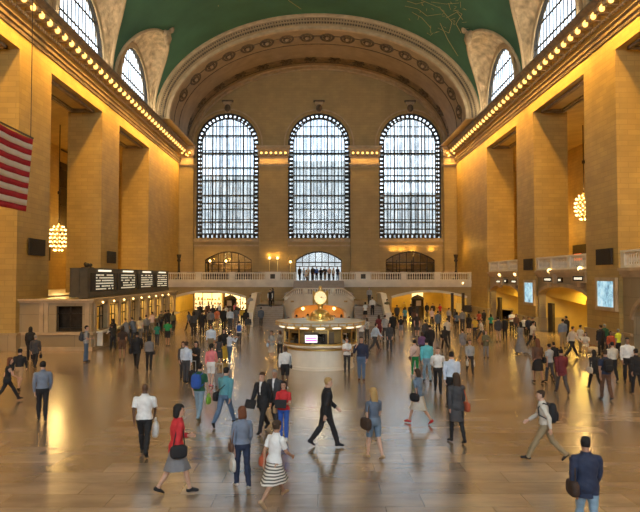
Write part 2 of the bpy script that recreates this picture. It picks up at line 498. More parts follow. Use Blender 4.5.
# gilded figures: faint lines and stars
def vault_px(px, py):
    d = ray(px, py); o = Vector((0, 0, CAM_Z - VH))
    A = (d.x/(VA-.06))**2 + (d.z/(VB-.06))**2; B = 2*o.z*d.z/(VB-.06)**2; Cc = (o.z/(VB-.06))**2 - 1
    q = (-B + math.sqrt(B*B - 4*A*Cc)) / (2*A)
    return Vector((0, 0, CAM_Z)) + d*q
gs = MB()
def stroke(pp, w=.045):
    pts = [vault_px(*p) for p in pp]
    for a, b in zip(pts[:-1], pts[1:]): gs.bar(a, b, w, .02)
random.seed(11)
stroke([(421, 0), (440, 8), (452, 22), (449, 33), (438, 28)]); stroke([(431, 2), (446, 4), (459, 3)])
stroke([(440, 23), (448, 40), (458, 56)]); stroke([(405, 6), (418, 9), (427, 16), (441, 14)])
stroke([(412, 12), (422, 18), (431, 28)]); stroke([(455, 10), (462, 14), (456, 24), (461, 33)])
stroke([(288, 0), (301, 9)]); stroke([(407, 1), (416, 4), (424, 2)]); stroke([(446, 18), (457, 12), (463, 20)])
for k in range(34):
    a = random.uniform(0, 2*PI); cx, cy = random.uniform(408, 464), random.uniform(1, 34)
    L_ = random.uniform(2, 6)
    stroke([(cx, cy), (cx + L_*math.cos(a), max(0, cy + L_*math.sin(a)))], .035)
for k in range(90):
    y = random.uniform(10, 62); t = R(random.uniform(50, 130))
    p = on_vault(y, t)
    for j in range(2):
        a = random.uniform(0, PI)
        v = Vector((math.cos(a)*math.sin(t), math.sin(a), -math.cos(a)*math.cos(t))) * .10
        gs.bar(p-v, p+v, .03, .02)
gs.build('gilded_stars', M['gold'], ceil_root)

# lunette penetrations with carved relief, clerestory windows
def window_bars(mb, half, zb, zs, rise, cols, rows, w, depth, arch=True, cx=0.0, wr=None):
    """vertical and horizontal bars in the local x-z plane"""
    def top(x): return zs + rise*math.sqrt(max(0, 1-(x/half)**2))
    for i in range(1, cols):
        x = -half + 2*half*i/cols
        mb.box(cx+x-w/2, cx+x+w/2, -depth/2, depth/2, zb, top(x))
    for z in rows:
        hw = half if z <= zs else half*math.sqrt(max(0, 1-((z-zs)/rise)**2))
        ww = wr or w
        mb.box(cx-hw, cx+hw, -depth/2, depth/2, z-ww/2, z+ww/2)
def arch_frame(mb, half, zb, zs, rise, w, depth, seg=28, sill=True):
    pts = [(-half, zb), (-half, zs)] + [(-half*math.cos(PI*i/seg), zs+rise*math.sin(PI*i/seg)) for i in range(1, seg)] + [(half, zs), (half, zb)]
    inn = [(-half+w, zb), (-half+w, zs)] + [(-(half-w)*math.cos(PI*i/seg), zs+(rise-w)*math.sin(PI*i/seg)) for i in range(1, seg)] + [(half-w, zs), (half-w, zb)]
    n = len(pts)
    vs = [(x, y, z) for y in (-depth/2, depth/2) for x, z in pts + inn]
    m = 2*n; fs = []
    for i in range(n-1):
        fs += [(i, n+i, n+i+1, i+1), (m+i, m+i+1, m+n+i+1, m+n+i), (i, i+1, m+i+1, m+i), (n+i, m+n+i, m+n+i+1, n+i+1)]
    mb.add(vs, fs)
    if sill: mb.box(-half, half, -depth/2, depth/2, zb-w, zb)
def pane_mesh(mb, half, zb, zs, rise, seg=28, y=0.0):
    pts = [(-half, zb), (half, zb), (half, zs)] + [(half*math.cos(PI*i/seg), zs+rise*math.sin(PI*i/seg)) for i in range(1, seg)] + [(-half, zs)]
    mb.add([(x, y, z) for x, z in pts], [tuple(range(len(pts)))])
WN = 1
for s, side in ((-1, 'left'), (1, 'right')):
    for li, c in enumerate(LUN):
        pb = MB(); pb.smooth = True
        na, nb = 56, 16
        vs = []
        XW = 17.75; WR = 4.9; WZ = 21.75; WRZ = 5.05
        for i in range(na+1):
            t = PI*i/na
            wp = Vector((s*XW, c + WR*math.cos(t), WZ + WRZ*math.sin(t)))
            yg = c + (GW-.02)*math.cos(t); a = th0(yg)
            gp = Vector((s*VA*math.cos(a), yg, VH + VB*math.sin(a)))
            for j in range(nb+1):
                u = j/nb
                p = wp.lerp(gp, u)
                p.z += 0.55*math.sin(PI*u)*math.sin(t)
                amp = 0.30*math.sin(PI*min(1, u*1.0))
                nn = noise.fractal(p*1.3 + Vector((li*7, 0, s*3)), 0.9, 2.1, 4)
                p += Vector((-s*.6, 0, -.6)) * nn * amp
                vs.append(p)
        fs = [(i*(nb+1)+j, i*(nb+1)+j+1, (i+1)*(nb+1)+j+1, (i+1)*(nb+1)+j) for i in range(na) for j in range(nb)]
        pb.add(vs, fs)
        lu = pb.build('lunette_relief', M['relief'], ceil_root)
        # rib along the groin
        rb = MB(); pts = []
        for i in range(1, na):
            t = PI*i/na; yg = c + GW*math.cos(t); a = th0(yg)
            pts.append((s*(VA-.05)*math.cos(a), yg, VH + (VB-.05)*math.sin(a)))
        rb.tube(pts, .16, 6); rb.build('groin_rib', M['trim'], ceil_root)
        # cartouche at the crown
        cp = Vector((s*VA*math.cos(TH), c, VH+VB*math.sin(TH)))
        cb = MB(); cb.smooth = True
        cb.ball(cp + Vector((-s*.2, 0, -.2)), .75, 12, 8, (.45, .8, 1.1)); cb.ball(cp + Vector((-s*.5, 0, .55)), .38, 8, 6); cb.ball(cp + Vector((-s*.1, .7, -.1)), .35, 8, 6); cb.ball(cp + Vector((-s*.1, -.7, -.1)), .35, 8, 6)
        cb.build('cartouche', M['relief_dark'] if li % 2 else M['relief'], ceil_root)
        wroot = empty('window_%d' % WN, (s*(XW+.02), c, 0), R(90)); WN += 1
        struct(wroot, 'arched clerestory window in the %s side of the vault' % side, 'window')
        f = MB(); arch_frame(f, 4.95, 21.75, 21.75, 5.1, .5, .5)
        f.build('window_surround', M['trim'], wroot)
        f = MB(); arch_frame(f, 4.5, 21.8, 21.8, 4.6, .16, .25); window_bars(f, 4.4, 21.8, 21.8, 4.5, 13, [23.0, 24.7], .075, .06, wr=.14)
        f.build('window_frame', M['mullion'], wroot)
        f = MB(); pane_mesh(f, 4.4, 21.8, 21.8, 4.5); f.build('window_pane', M['glass'], wroot)

# ---- the end arch: archivolt, soffit bands, rosettes
arch = struct(empty('trim_3'), 'broad coffered arch framing the end wall windows', 'arch')
def ring(mb, pr, seg=110, z0=VH):
    vs = []; n = len(pr)
    for i in range(seg+1):
        t = PI*i/seg
        for y, d in pr: vs.append(((VA-d)*math.cos(t), y, z0 + (VB-d)*math.sin(t)))
    mb.smooth = False
    mb.add(vs, [(i*n+k, i*n+k+1, (i+1)*n+k+1, (i+1)*n+k) for i in range(seg) for k in range(n-1)])
r1 = MB(); ring(r1, [(66.6, -.3), (66.0, -.1), (66.0, .14), (66.15, .2), (66.2, .34)]); ring(r1, [(66.62, 1.10), (66.62, 1.42), (66.9, 1.5)])
ring(r1, [(75.2, 1.5), (75.2, 1.24), (75.5, 1.2), (75.5, .98), (75.9, .9), (75.9, .62), (76.2, .6)])
ring(r1, [(80.6, .6), (80.6, .8), (80.9, .85), (81.3, .85), (81.3, 1.0), (81.6, 1.0)])
r1.build('arch_moulding', M['trim'], arch)
r4 = MB(); ring(r4, [(77.5, .62), (79.4, .62)]); r4.build('patterned_band', noisy('patterned_band', (0.25, 0.175, 0.10), .35, 1.6, .7), arch)
r2 = MB(); ring(r2, [(66.2, .34), (66.35, .36), (66.4, .62), (66.5, .64), (66.5, .98), (66.62, 1.10)]); r2.build('archivolt_band', M['arch'], arch)
ip = MB()  # plates added at the arch feet to shut out sky above the ledge
for s in (-1, 1): ip.box(s*16.02, s*18.5, 66.3, 81.5, 21.62, 21.76)
ip.build('sky_gap_filler', M['arch'], arch)
r3 = MB(); ring(r3, [(66.9, 1.5), (75.2, 1.5)]); ring(r3, [(76.2, .6), (80.6, .6)]); r3.build('soffit', M['arch'], arch)
bd = MB()
for i in range(170):
    t = PI*(i+.5)/170
    for y, d, q in ((66.42, .47, .10), (66.54, .80, .13)):
        bd.ball(((VA-d)*math.cos(t), y-.03, VH+(VB-d)*math.sin(t)), q, 5, 3)
bd.build('bead_row', M['relief_dark'], arch)
def soff(y, t, d):
    p = Vector(((VA-d)*math.cos(t), y, VH+(VB-d)*math.sin(t)))
    nrm = Vector((-math.cos(t)/(VA-d), 0, -math.sin(t)/(VB-d))).normalized()
    return p, nrm
def local_frame(nrm):
    x = Vector((0, 1, 0)); yv = nrm.cross(x)
    return Matrix((x, yv, nrm)).transposed()
ro = MB(); ro.smooth = True                      # oval rosette: rim, petals, boss
for q in range(24):
    a = 2*PI*q/24; b = 2*PI*(q+1)/24
    for (ra, rb_, za, zb) in ((1.0, .82, 0, .14), (.82, .66, .14, .02)):
        ro.add([(1.25*ra*math.cos(a), ra*math.sin(a), za), (1.25*ra*math.cos(b), ra*math.sin(b), za), (1.25*rb_*math.cos(b), rb_*math.sin(b), zb), (1.25*rb_*math.cos(a), rb_*math.sin(a), zb)], [(0, 1, 2, 3)])
for q in range(8):
    a = 2*PI*q/8; ro.ball((.5*math.cos(a), .4*math.sin(a), .05), .17, 6, 4, (1, 1, .6))
ro_me = ro.mesh('rosette', M['relief_dark'])
bo = MB(); bo.smooth = True; bo.ball((0, 0, .1), .24, 8, 5, (1, 1, .7)); bo_me = bo.mesh('rosette_boss', M['trim'])
lk = MB()                                        # scroll link between rosettes
for sx in (-1, 1):
    lk.tube([(0, sx*.25, .03), (.35, sx*.42, .03), (.75, sx*.3, .03)], .07, 5); lk.tube([(0, sx*.25, .03), (-.35, sx*.42, .03), (-.75, sx*.3, .03)], .07, 5)
lk.ball((0, 0, .05), .22, 6, 4)
lk_me = lk.mesh('scroll_link', M['relief_dark'])
# even spacing along the ellipse
def arc_ts(d, step, t0, t1):
    out = []; t = t0; acc = 0; last = None; n = 4000
    for i in range(n+1):
        t = t0 + (t1-t0)*i/n; p = ((VA-d)*math.cos(t), (VB-d)*math.sin(t))
        if last: acc += math.dist(p, last)
        if last is None or acc >= step: out.append(t); acc = 0
        last = p
    return out
ts = arc_ts(1.5, 2.28, R(8), R(172))
for i, t in enumerate(ts):
    p, nrm = soff(68.9, t, 1.5)
    o = bpy.data.objects.new('rosette', ro_me); C.objects.link(o); o.parent = arch
    MX = local_frame(nrm).to_4x4(); MX.translation = p; o.matrix_local = MX @ Matrix.Diagonal((.95, .86, 1, 1))
    o2 = bpy.data.objects.new('boss', bo_me); C.objects.link(o2); o2.parent = o
st = MB(); st.smooth = False
for q in range(8):
    a = 2*PI*q/8; st.cbox((.55*math.cos(a), .55*math.sin(a), .06), (.75, .24, .16), Matrix.Rotation(a, 3, 'Z'))
st.ball((0, 0, .1), .25, 6, 4)
st_me = st.mesh('star_flower', M['relief_dark'])
for t in arc_ts(.6, 3.1, R(7), R(173)):
    p, nrm = soff(78.4, t, .6)
    o = bpy.data.objects.new('star_flower', st_me); C.objects.link(o); o.parent = arch
    MX = local_frame(nrm).to_4x4(); MX.translation = p; o.matrix_local = MX @ Matrix.Diagonal((1.25, .85, 1, 1))
rl = MB(); ring(rl, [(77.3, .6), (77.3, .68), (77.42, .68), (77.42, .6)]); ring(rl, [(79.5, .6), (79.5, .68), (79.62, .68), (79.62, .6)]); ring(rl, [(68.4, 1.5), (68.4, 1.56), (68.5, 1.56), (68.5, 1.5)]); ring(rl, [(70.8, 1.5), (70.8, 1.56), (70.9, 1.56), (70.9, 1.5)])
rl.build('band_fillet', M['relief_dark'], arch)

# ---- end wall
WX = (-12.0, .15, 12.25); WHALF = 4.12; WB = 9.65; WS = 22.2
def seg_top(c, hw, spring, rise):
    return lambda u: spring + rise*(1-((u-c)/hw)**2)
holes = []
for c in WX: holes.append((c-WHALF, c+WHALF, WB, arch_top(c, WHALF, WS, 4.12)))
LOW = [(-11.85, 3.1), (.1, 3.05), (12.2, 3.25)]
for c, hw in LOW: holes.append((c-hw, c+hw, 4.05, seg_top(c, hw, 6.75, 1.15)))
ew = MB(); holed_wall(ew, -HW, HW, 3.3, 34, [h for h in holes], lambda u, z, w: (u, YE + w, z), .9, 1.5)
wallend = struct(empty('wall_end'), 'end wall with three towering arched windows', 'wall')
ew.build('end_wall_stone', M['stone_end'], wallend)
# archivolts round the big windows and keystones
am = MB()
for c in WX:
    k = len(am.v); arch_frame(am, WHALF+.55, WB, WS, WHALF+.55, .16, .22, sill=False)
    am.v[k:] = [(x+c, y+YE-.05, z) for x, y, z in am.v[k:]]
    am.box(c-.35, c+.35, YE-.35, YE+.1, 26.35, 27.6); am.box(c-.55, c+.55, YE-.42, YE+.1, 27.5, 27.75)
    am.box(c-WHALF-.3, c+WHALF+.3, YE-.25, YE+.1, WB-.5, WB-.12)
am.box(-HW, HW, YE-.12, YE+.1, 8.55, 8.75)
am.build('window_moulding', M['trim'], wallend)
ks = MB()
for c in WX: ks.ball((c, YE-.35, 26.9), .42, 8, 6, (1, .6, 1.2)); ks.box(c-.75, c+.75, YE-.5, YE-.1, 27.75, 27.95)
ks.build('keystone', M['relief_dark'], wallend)
# pilasters
for i, (xa, xb) in enumerate(((-HW, -16.4), (-7.75, -3.95), (4.3, 8.05), (16.6, HW))):
    p = MB()
    p.box(xa, xb, YE-.5, YE+.1, 4.05, 19.1)
    for q in ((xa, xa+.12), (xb-.12, xb)): p.box(q[0], q[1], YE-.62, YE-.4, 5.4, 18.9)
    p.build('pilaster', M['stone_end'], wallend)
    p = MB(); p.box(xa-.1, xb+.1, YE-.65, YE, 19.1, 19.3); p.box(xa-.2, xb+.2, YE-.8, YE, 19.3, 19.5)
    p.box(xa-.1, xb+.1, YE-.65, YE, 4.05, 5.3)
    p.box(xa, xb, YE-.55, YE, 19.5, 20.4)
    p.box(xa-.25, xb+.25, YE-1.25, YE, 21.15, 21.4); p.box(xa-.35, xb+.35, YE-1.45, YE, 21.4, 21.7)
    p.build('pilaster_capital', M['trim'], wallend)
    n = 6 if xb-xa > 3 else 2
    md = MB()
    for k in range(n+1):
        x = xa + (xb-xa)*(k+.0)/n; md.box(x-.16, x+.16, YE-1.1, YE, 20.4, 21.15)
    md.build('bracket', M['trim'], wallend)
    md = MB(); md.box(xa-.1, xb+.1, YE-.7, YE, 20.35, 20.45); md.build('bracket_shelf', M['trim'], wallend)
    b0 = MB(); b0.smooth = True; b0.ball((0, 0, 0), .17, 8, 5); bme = b0.mesh('bulb', M['bulb'])
    for k in range(n):
        o = bpy.data.objects.new('bulb', bme); C.objects.link(o); o.parent = wallend; o.location = (xa + (xb-xa)*(k+.5)/n, YE-.95, 20.8)
    area('pilaster_light', ((xa+xb)/2, YE-1.1, 20.3), (R(-10), 0, 0), xb-xa, .2, 75 if n == 6 else 45, WARM)

# the three great windows: inner sash, outer sash, walkways between
for i, c in enumerate(WX):
    wr = struct(empty('window_%d' % WN, (c, YE+.45, 0)), 'great arched window of many panes, %s of the three in the end wall' % ('left', 'middle', 'right')[i], 'window'); WN += 1
    f = MB(); arch_frame(f, WHALF, WB+.05, WS, WHALF, .14, .5)
    h2 = WHALF-.62
    k = len(f.v); arch_frame(f, h2, WB+.6, WS, h2, .12, .3)
    # lattice of the border
    n = 22
    for q in range(n+1):
        z = WB+.4 + (WS-WB-.4)*q/n
        for sx in (-1, 1): f.box(sx*h2, sx*WHALF, -.1, .1, z-.16, z+.16)
    for q in range(1, 20):
        a = PI*q/20; f.bar((h2*math.cos(a), 0, WS+h2*math.sin(a)), (WHALF*math.cos(a), 0, WS+WHALF*math.sin(a)), .3)
    n = 14
    for q in range(n+1):
        x = -WHALF + 2*WHALF*q/n; f.box(x-.17, x+.17, -.1, .1, WB, WB+.6)
    f.box(-WHALF, WHALF, -.12, .12, WB+.45, WB+.65)
    window_bars(f, h2, WB+.6, WS, h2, 15, [21.35, 21.0], .10, .12, wr=.13)
    window_bars(f, h2, WB+.6, WS, h2, 2, [11.7, 12.15, 13.55, 15.4, 17.4, 19.1, 23.2, 24.6], .06, .10, wr=.10)
    for q in range(7):   # heavier posts
        x = -h2 + 2*h2*(q*2+1)/14
        f.box(x-.03, x+.03, -.2, .2, WB+.6, WS + math.sqrt(max(0, h2*h2-x*x)))
    f.build('window_frame', M['mullion'], wr)
    f = MB(); pane_mesh(f, WHALF-.02, WB+.05, WS, WHALF-.02); f.build('window_pane', M['glass'], wr)
    f = MB()
    for z in (11.9, 13.6, 15.4, 17.4, 19.2, 21.2): f.box(-WHALF, WHALF, .5, 1.7, z-.05, z+.05)
    f.build('walkway', mat('walkway_glass_block', (.55, .60, .60), .4), wr)
    f = MB(); arch_frame(f, WHALF, WB+.05, WS, WHALF, .14, .2); window_bars(f, WHALF, WB, WS, WHALF, 11, [11.0, 14.5, 18.3, 21.2, 23.8], .08, .08, wr=.20)
    f.v = [(x, y+1.8, z) for x, y, z in f.v]
    f.build('outer_frame', mat('outer_window_iron', (.16, .17, .17), .6), wr)
    f = MB(); pane_mesh(f, WHALF, WB, WS, WHALF, y=1.82); f.build('outer_pane', M['glass'], wr)
    for z in (WB-.2,):
        pass
# street buildings seen pale through the glass
for k, (x0, x1, y, h) in enumerate(((-34, -8, 118, 24), (-6, 9, 135, 30), (11, 36, 120, 21))):
    b = MB(); b.box(x0, x1, y, y+15, 0, h)
    bo_ = b.build('building', stone('facade_stone_%d' % k, (.62, .62, .60), 3.0, 3.6, .12, mortar=.35))
    tag(bo_, ('pale office building faintly visible through the left end window', 'pale office tower faintly visible through the middle end window', 'pale office building faintly visible through the right end window')[k], 'building')
    bo_['kind'] = 'structure'
sd = MB(); sd.box(-60, 60, 92, 170, 3.8, 4.0); struct(sd.build('path', noisy('street_paving', (.4, .4, .4), .1, 1)), 'grey street outside', 'street')

# wall behind the camera with the matching windows
bw = MB(); holed_wall(bw, -HW, HW, 0, 34, [(c-WHALF, c+WHALF, WB, arch_top(c, WHALF, WS, 4.12)) for c in WX], lambda u, z, w: (u, Y0 - w, z), .9, 1.5)
struct(bw.build('wall_back', M['stone']), 'stone wall behind the viewer', 'wall')
for c in WX:
    f = MB(); arch_frame(f, WHALF, WB+.05, WS, WHALF, .2, .5); window_bars(f, WHALF, WB, WS, WHALF, 8, [12, 15, 18, 21], .12, .14)
    struct(f.build('window_%d' % WN, M['mullion'], None, (c, Y0-.4, 0)), 'great window behind the viewer', 'window'); WN += 1

# low openings of the end wall: bars and glazing, middle doors
for i, (c, hw) in enumerate(LOW):
    wr = struct(empty(('window_%d' % WN) if i != 1 else 'door_1', (c, YE+.3, 0)), ('arched glazed front of the left balcony bar', 'arched glazed entrance at the top of the stairs', 'arched glazed front of the right balcony bar')[i], ('window', 'doorway', 'window')[i])
    WN += 1
    f = MB(); tf = seg_top(0, hw, 6.75, 1.15)
    for k in range(17):
        a, b = -hw+2*hw*k/16, -hw+2*hw*(k+1)/16
        if k < 16: f.bar((a, 0, tf(a)-.08), (b, 0, tf(b)-.08), .16)
    for k in range(8):
        x = -hw+.06 + (2*hw-.12)*k/7; f.box(x-.05, x+.05, -.06, .06, 4.05 if k in (0, 7) or i != 1 else 5.9, tf(x))
    f.box(-hw, hw, -.07, .07, 6.35, 6.5)
    if i == 1: f.box(-hw, hw, -.07, .07, 5.85, 5.95)
    f.build('mullion', M['bronze'], wr)
    g = MB(); g.add([(-hw, .05, 6.4)] + [(hw, .05, 6.4)] + [(hw-2*hw*k/16, .05, tf(hw-2*hw*k/16)) for k in range(17)], [tuple(range(19))])
    g.build('glazing', M['glass'], wr)
# vestibules behind
vb_ = MB()
vb_.box(-16.5, 16.5, YE+.9, 92, 3.85, 4.05)
for x in (-16.3, -4.2, 4.4, 16.5): vb_.box(x-.1, x+.1, YE+.9, 91, 4.05, 8.6)
vb_.box(-16.5, 16.5, YE+.9, YE+9.6, 8.6, 8.8)
vb_.box(-16.3, -4.2, 88, 88.2, 4.05, 8.6); vb_.box(4.4, 16.5, 88, 88.2, 4.05, 8.6)
struct(vb_.build('wall_vestibule', M['stone_end']), 'vestibule rooms behind the end wall', 'wall')
plight('bar_light', (-12, 83.8, 7.4), 420, WARM2, .3); plight('bar_light', (12.2, 83.8, 7.4), 90, WARM, .3)
for sx in (-1, 1):
    bs = empty('bar_shelf', (sx*12, 86, 4.05))
    tag(bs, 'bottle shelves behind the %s balcony bar' % ('left' if sx < 0 else 'right'), 'shelf')
    f = MB()
    for z in (.9, 1.5, 2.1): f.box(-3.2, 3.2, -.3, .1, z, z+.06)
    for x in (-3.2, -1.07, 1.07, 3.2): f.box(x-.05, x+.05, -.3, .1, 0, 2.8)
    f.build('rack', M['bronze'], bs)
    random.seed(3+sx)
    bt = MB()
    for z in (.96, 1.56, 2.16):
        x = -3.1
        while x < 3.1:
            if random.random() < .8: bt.lathe([(.045, 0), (.05, .2), (.02, .28), (.02, .36), (0, .36)], (x, -.12, z), 6)
            x += .14
    o = bt.build('bottle_row', M['shopgood'], bs); o['kind'] = 'stuff'
    cb = MB(); cb.box(-3.4, 3.4, -1.9, -1.3, .02, 1.05); cb.box(-3.5, 3.5, -2.0, -1.25, 1.05, 1.12)
    tag(cb.build('bar_counter', M['bronze'], None, (sx*12, 86, 4.05)), 'dark bar counter in the %s balcony arch' % ('left' if sx < 0 else 'right'), 'counter')

# ---- balcony at the far end
YB = 73.8
ARCH = [(-12.95, 4.35), (13.3, 4.5)]
bal = struct(empty('balcony'), 'stone balcony running across the end wall', 'balcony')
fw = MB()
holed_wall(fw, -HW, HW, 0, 3.3, [(c-hw, c+hw, 0, seg_top(c, hw, 1.95, .72)) for c, hw in ARCH], lambda u, z, w: (u, YB + w, z), .8, 1.0)
fw.build('balcony_wall', M['stone_end'], bal)
sl = MB(); sl.box(-HW, HW, YB, YE, 3.3, 4.05); sl.box(-HW, HW, YB-.15, YB+.3, 3.3, 3.45); sl.box(-HW, HW, YB-.35, YB+.3, 3.75, 4.05)
sl.box(-HW, HW, YB-.2, YB+.3, 3.45, 3.75)
sl.build('balcony_slab', M['marble'], bal)
# arch rings
ar = MB()
for c, hw in ARCH:
    tf = seg_top(c, hw, 1.95, .72)
    for k in range(24):
        a, b = c-hw+2*hw*k/24, c-hw+2*hw*(k+1)/24
        ar.bar((a, YB-.03, tf(a)+.14), (b, YB-.03, tf(b)+.14), .12, .28)
ar.build('arch_ring', M['marble'], bal)
EXC = (-2.75, 2.9)
bme = None
def balustrade(parent, xa, xb, y, z, h=1.0, pier=.9):
    """stone balustrade along x, low plinth, balusters, rail"""
    m = MB(); m.box(xa, xb, y-.14, y+.14, z, z+.16); m.box(xa, xb, y-.17, y+.17, z+h-.14, z+h)
    m.build('rail', M['marble'], parent)
    n = int((xb-xa)/.26); b = MB(); b.smooth = True
    for k in range(n):
        b.lathe(baluster_prof(h-.30), (xa+(xb-xa)*(k+.5)/n, y, z+.16), 6)
    b.build('baluster_row', M['marble'], parent)
def blockp(parent, xa, xb, y, z, h=1.05):
    m = MB(); m.box(xa, xb, y-.2, y+.2, z, z+h); m.box(xa-.05, xb+.05, y-.25, y+.25, z+h-.12, z+h); m.build('pedestal', M['marble'], parent)
for sgn in (-1, 1):
    e = 2.8
    xs = [(-HW, -18.0), (-14.6, -13.9), (-10.6, -9.9), (-6.3, -4.5), (-e-.0, -e+.25)]
    for a, b in xs:
        a, b = (a, b) if sgn < 0 else (-b, -a)
        blockp(bal, a, b, YB, 4.05)
    for a, b in ((-18.0, -14.6), (-13.9, -10.6), (-9.9, -6.3), (-4.5, -e)):
        a, b = (a, b) if sgn < 0 else (-b, -a)
        balustrade(bal, a, b, YB, 4.05, 1.0)
    vt = MB(); x = -5.4 if sgn < 0 else 5.4
    vt.box(x-.28, x+.28, YB-.24, YB-.19, 4.3, 4.85); vt.build('vent_grille', M['bronze'], bal)
# passages behind the arches
ps = MB()
for c, hw in ARCH:
    for x in (c-hw-.9, c+hw+.7): ps.box(x, x+.2, YB+.8, 92, 0, 3.3)
    ps.box(c-hw-.9, c+hw+.9, 92, 92.2, 0, 3.4)
ps.box(-HW, HW, YB+.8, 92, 3.25, 3.35)
struct(ps.build('wall_passage', M['passage']), 'ochre walled passages under the balcony', 'wall')
for c, hw in ARCH:
    area('passage_light', (c, 78.5, 3.15), (0, 0, 0), 6, 5, 520, (1.0, .66, .12))
    plight('passage_light', (c, 87, 2.6), 420, (1.0, .66, .12), .3)
# shop windows in the left passage, doorway in the right one
def shopfront(x0, x1, y, z1, label, bright=1.0):
    r = empty('shop_window', (x0, y, 0)); tag(r, label, 'shop window')
    w = x1-x0
    f = MB(); n = max(2, int(w/1.0))
    for k in range(n+1): f.box(w*k/n-.04, w*k/n+.04, -.05, .05, 0, z1)
    f.box(0, w, -.05, .05, z1-.1, z1); f.box(0, w, -.05, .05, 0, .25); f.build('shop_frame', M['bronze'], r)
    b = MB(); b.box(0.02, w-.02, .8, .85, .1, z1); b.build('display_back', mat('lit_display', (1, .9, .7), .5, emit=(1, .80, .42), estr=1.1*bright), r)
    g = MB(); random.seed(int(x0*10)+5)
    for z in (.4, .95, 1.5):
        x = .15
        while x < w-.25:
            hh = random.uniform(.12, .4); g.box(x, x+random.uniform(.08, .25), .35, .6, z, z+hh); x += random.uniform(.25, .5)
        g.box(.05, w-.05, .3, .7, z-.04, z)
    o = g.build('displayed_goods', M['shopgood'], r); o['kind'] = 'stuff'
shopfront(-16.2, -12.6, 80.5, 2.5, 'brightly lit shop window in the left passage, nearer the corner')
shopfront(-12.2, -9.0, 80.5, 2.5, 'bright shop window in the left passage beside the stair', 1.5)
shopfront(-18.0, -17.35, 73.0, 2.5, 'narrow bright shop window at the far left corner', 1.3)
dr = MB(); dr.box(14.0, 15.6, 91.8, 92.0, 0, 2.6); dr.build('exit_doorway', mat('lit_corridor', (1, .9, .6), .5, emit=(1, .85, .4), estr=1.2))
struct(bpy.data.objects['exit_doorway']); bpy.data.objects['exit_doorway'].name = 'door_2'
for x in (16.0, 17.3):
    p = MB(); p.box(x-.16, x+.16, YB-.3, YB-.05, 0, 2.6); struct(p.build('pillar', M['bronze']), 'dark bronze post at the right end under the balcony', 'post')
# ---- double stair in front of the balcony
stair = struct(empty('staircase'), 'double marble stair curving up round a central landing', 'staircase')
XC = .1
for s in (-1, 1):
    m = MB()
    for k in range(10):
        m.box(XC+s*3.4, XC+s*6.1, 57.0+.36*k, 62.6, .17*k, .17*(k+1))
    m.box(XC+s*3.4, XC+s*6.1, 60.5, 64.5, 0, 1.7)
    for k in range(7):
        m.box(XC+s*(3.6-.2*k), XC-s*1, 62.1, 64.5, 1.65+.155*k, 1.7+.155*(k+1))
    m.build('stair_flight', M['step'], stair)
    # outer parapet: sloping wall with cap
    m = MB()
    xa, xb = XC+s*6.1, XC+s*6.5
    prof = [(56.5, 0), (56.5, 1.0), (60.5, 2.75), (64.5, 2.75), (64.5, 0)]
    vs = [(x, y, z) for x in (xa, xb) for y, z in prof]; n = 5
    m.add(vs, [tuple(range(n)), tuple(range(2*n-1, n-1, -1))] + [(i, (i+1) % n, (i+1) % n+n, i+n) for i in range(n)])
    for a, b in (((56.4, 1.05), (60.5, 2.82)), ((60.5, 2.82), (64.6, 2.82))):
        m.bar(((xa+xb)/2, a[0], a[1]), ((xa+xb)/2, b[0], b[1]), .55, .16)
    m.box(min(xa, xb)-.1, max(xa, xb)+.1, 56.2, 56.8, 0, 1.25)
    m.build('parapet', M['marble'], stair)
m = MB(); m.box(XC-3.6, XC+3.6, 64.5, YB, 0, 2.78)
for k in range(8): m.box(XC-2.8, XC+2.8, 66.5+.38*k, YB+.3, 2.7, 2.78+.16*(k+1))
m.box(XC-6.5, XC-3.6, 64.5, YB, 0, 1.7); m.box(XC+3.6, XC+6.5, 64.5, YB, 0, 1.7)
m.build('upper_steps', M['step'], stair)
# curved front wall of the landing, ramp arch in it
def PB(u, z, w):                     # u runs 0..1 round the bulge
    a = PI*(1-u)
    rx, ry = 3.6-w, 3.6-w
    return (XC + rx*math.cos(a), 61.6 - ry*math.sin(a), z)
def topz(u):
    x = abs(3.6*math.cos(PI*(1-u)))
    return 2.75 if x < 2.2 else 2.75 - 1.05*((x-2.2)/1.4)**1.3
ulo, uhi = .24, .76
m = MB(); holed_wall(m, 0, 1, 0, 2.75, [(ulo, uhi, 0, lambda u: .95 + .95*math.sqrt(max(0, 1-((u-.5)/.26)**2)))], PB, .35, 1/36, topz)
m.build('landing_wall', M['marble'], stair)
m = MB()
for i in range(48):
    a, b = i/48, (i+1)/48
    for dz, w_, h_ in ((.08, .42, .14), (.66, .36, .12)):
        pa, pb = Vector(PB(a, topz(a)+dz, .17)), Vector(PB(b, topz(b)+dz, .17)); m.bar(pa, pb, w_, h_)
m.build('landing_rail', M['marble'], stair)
m = MB(); m.smooth = True
for i in range(44):
    u = (i+.5)/44
    if i % 11 == 5: 
        p = PB(u, topz(u), .17); m.box(p[0]-.2, p[0]+.2, p[1]-.18, p[1]+.18, p[2], p[2]+.7)
    else: m.lathe(baluster_prof(.6, .07), PB(u, topz(u)+.1, .17), 6)
m.build('landing_balusters', M['marble'], stair)
m = MB()
for s in (-1, 1):
    m.box(XC+s*2.55, XC+s*2.75, 59.4, 62, 0, 2.2)
m.box(XC-2.7, XC+2.7, 61.9, 62.05, 0, 2.2); m.box(XC-2.7, XC+2.7, 58.9, 62, 2.1, 2.25)
m.build('ramp_wall', M['orange_wall'], stair)
area('ramp_light', (XC, 60.2, 2.05), (R(20), 0, 0), 4, 1.6, 130, (1.0, .50, .12))
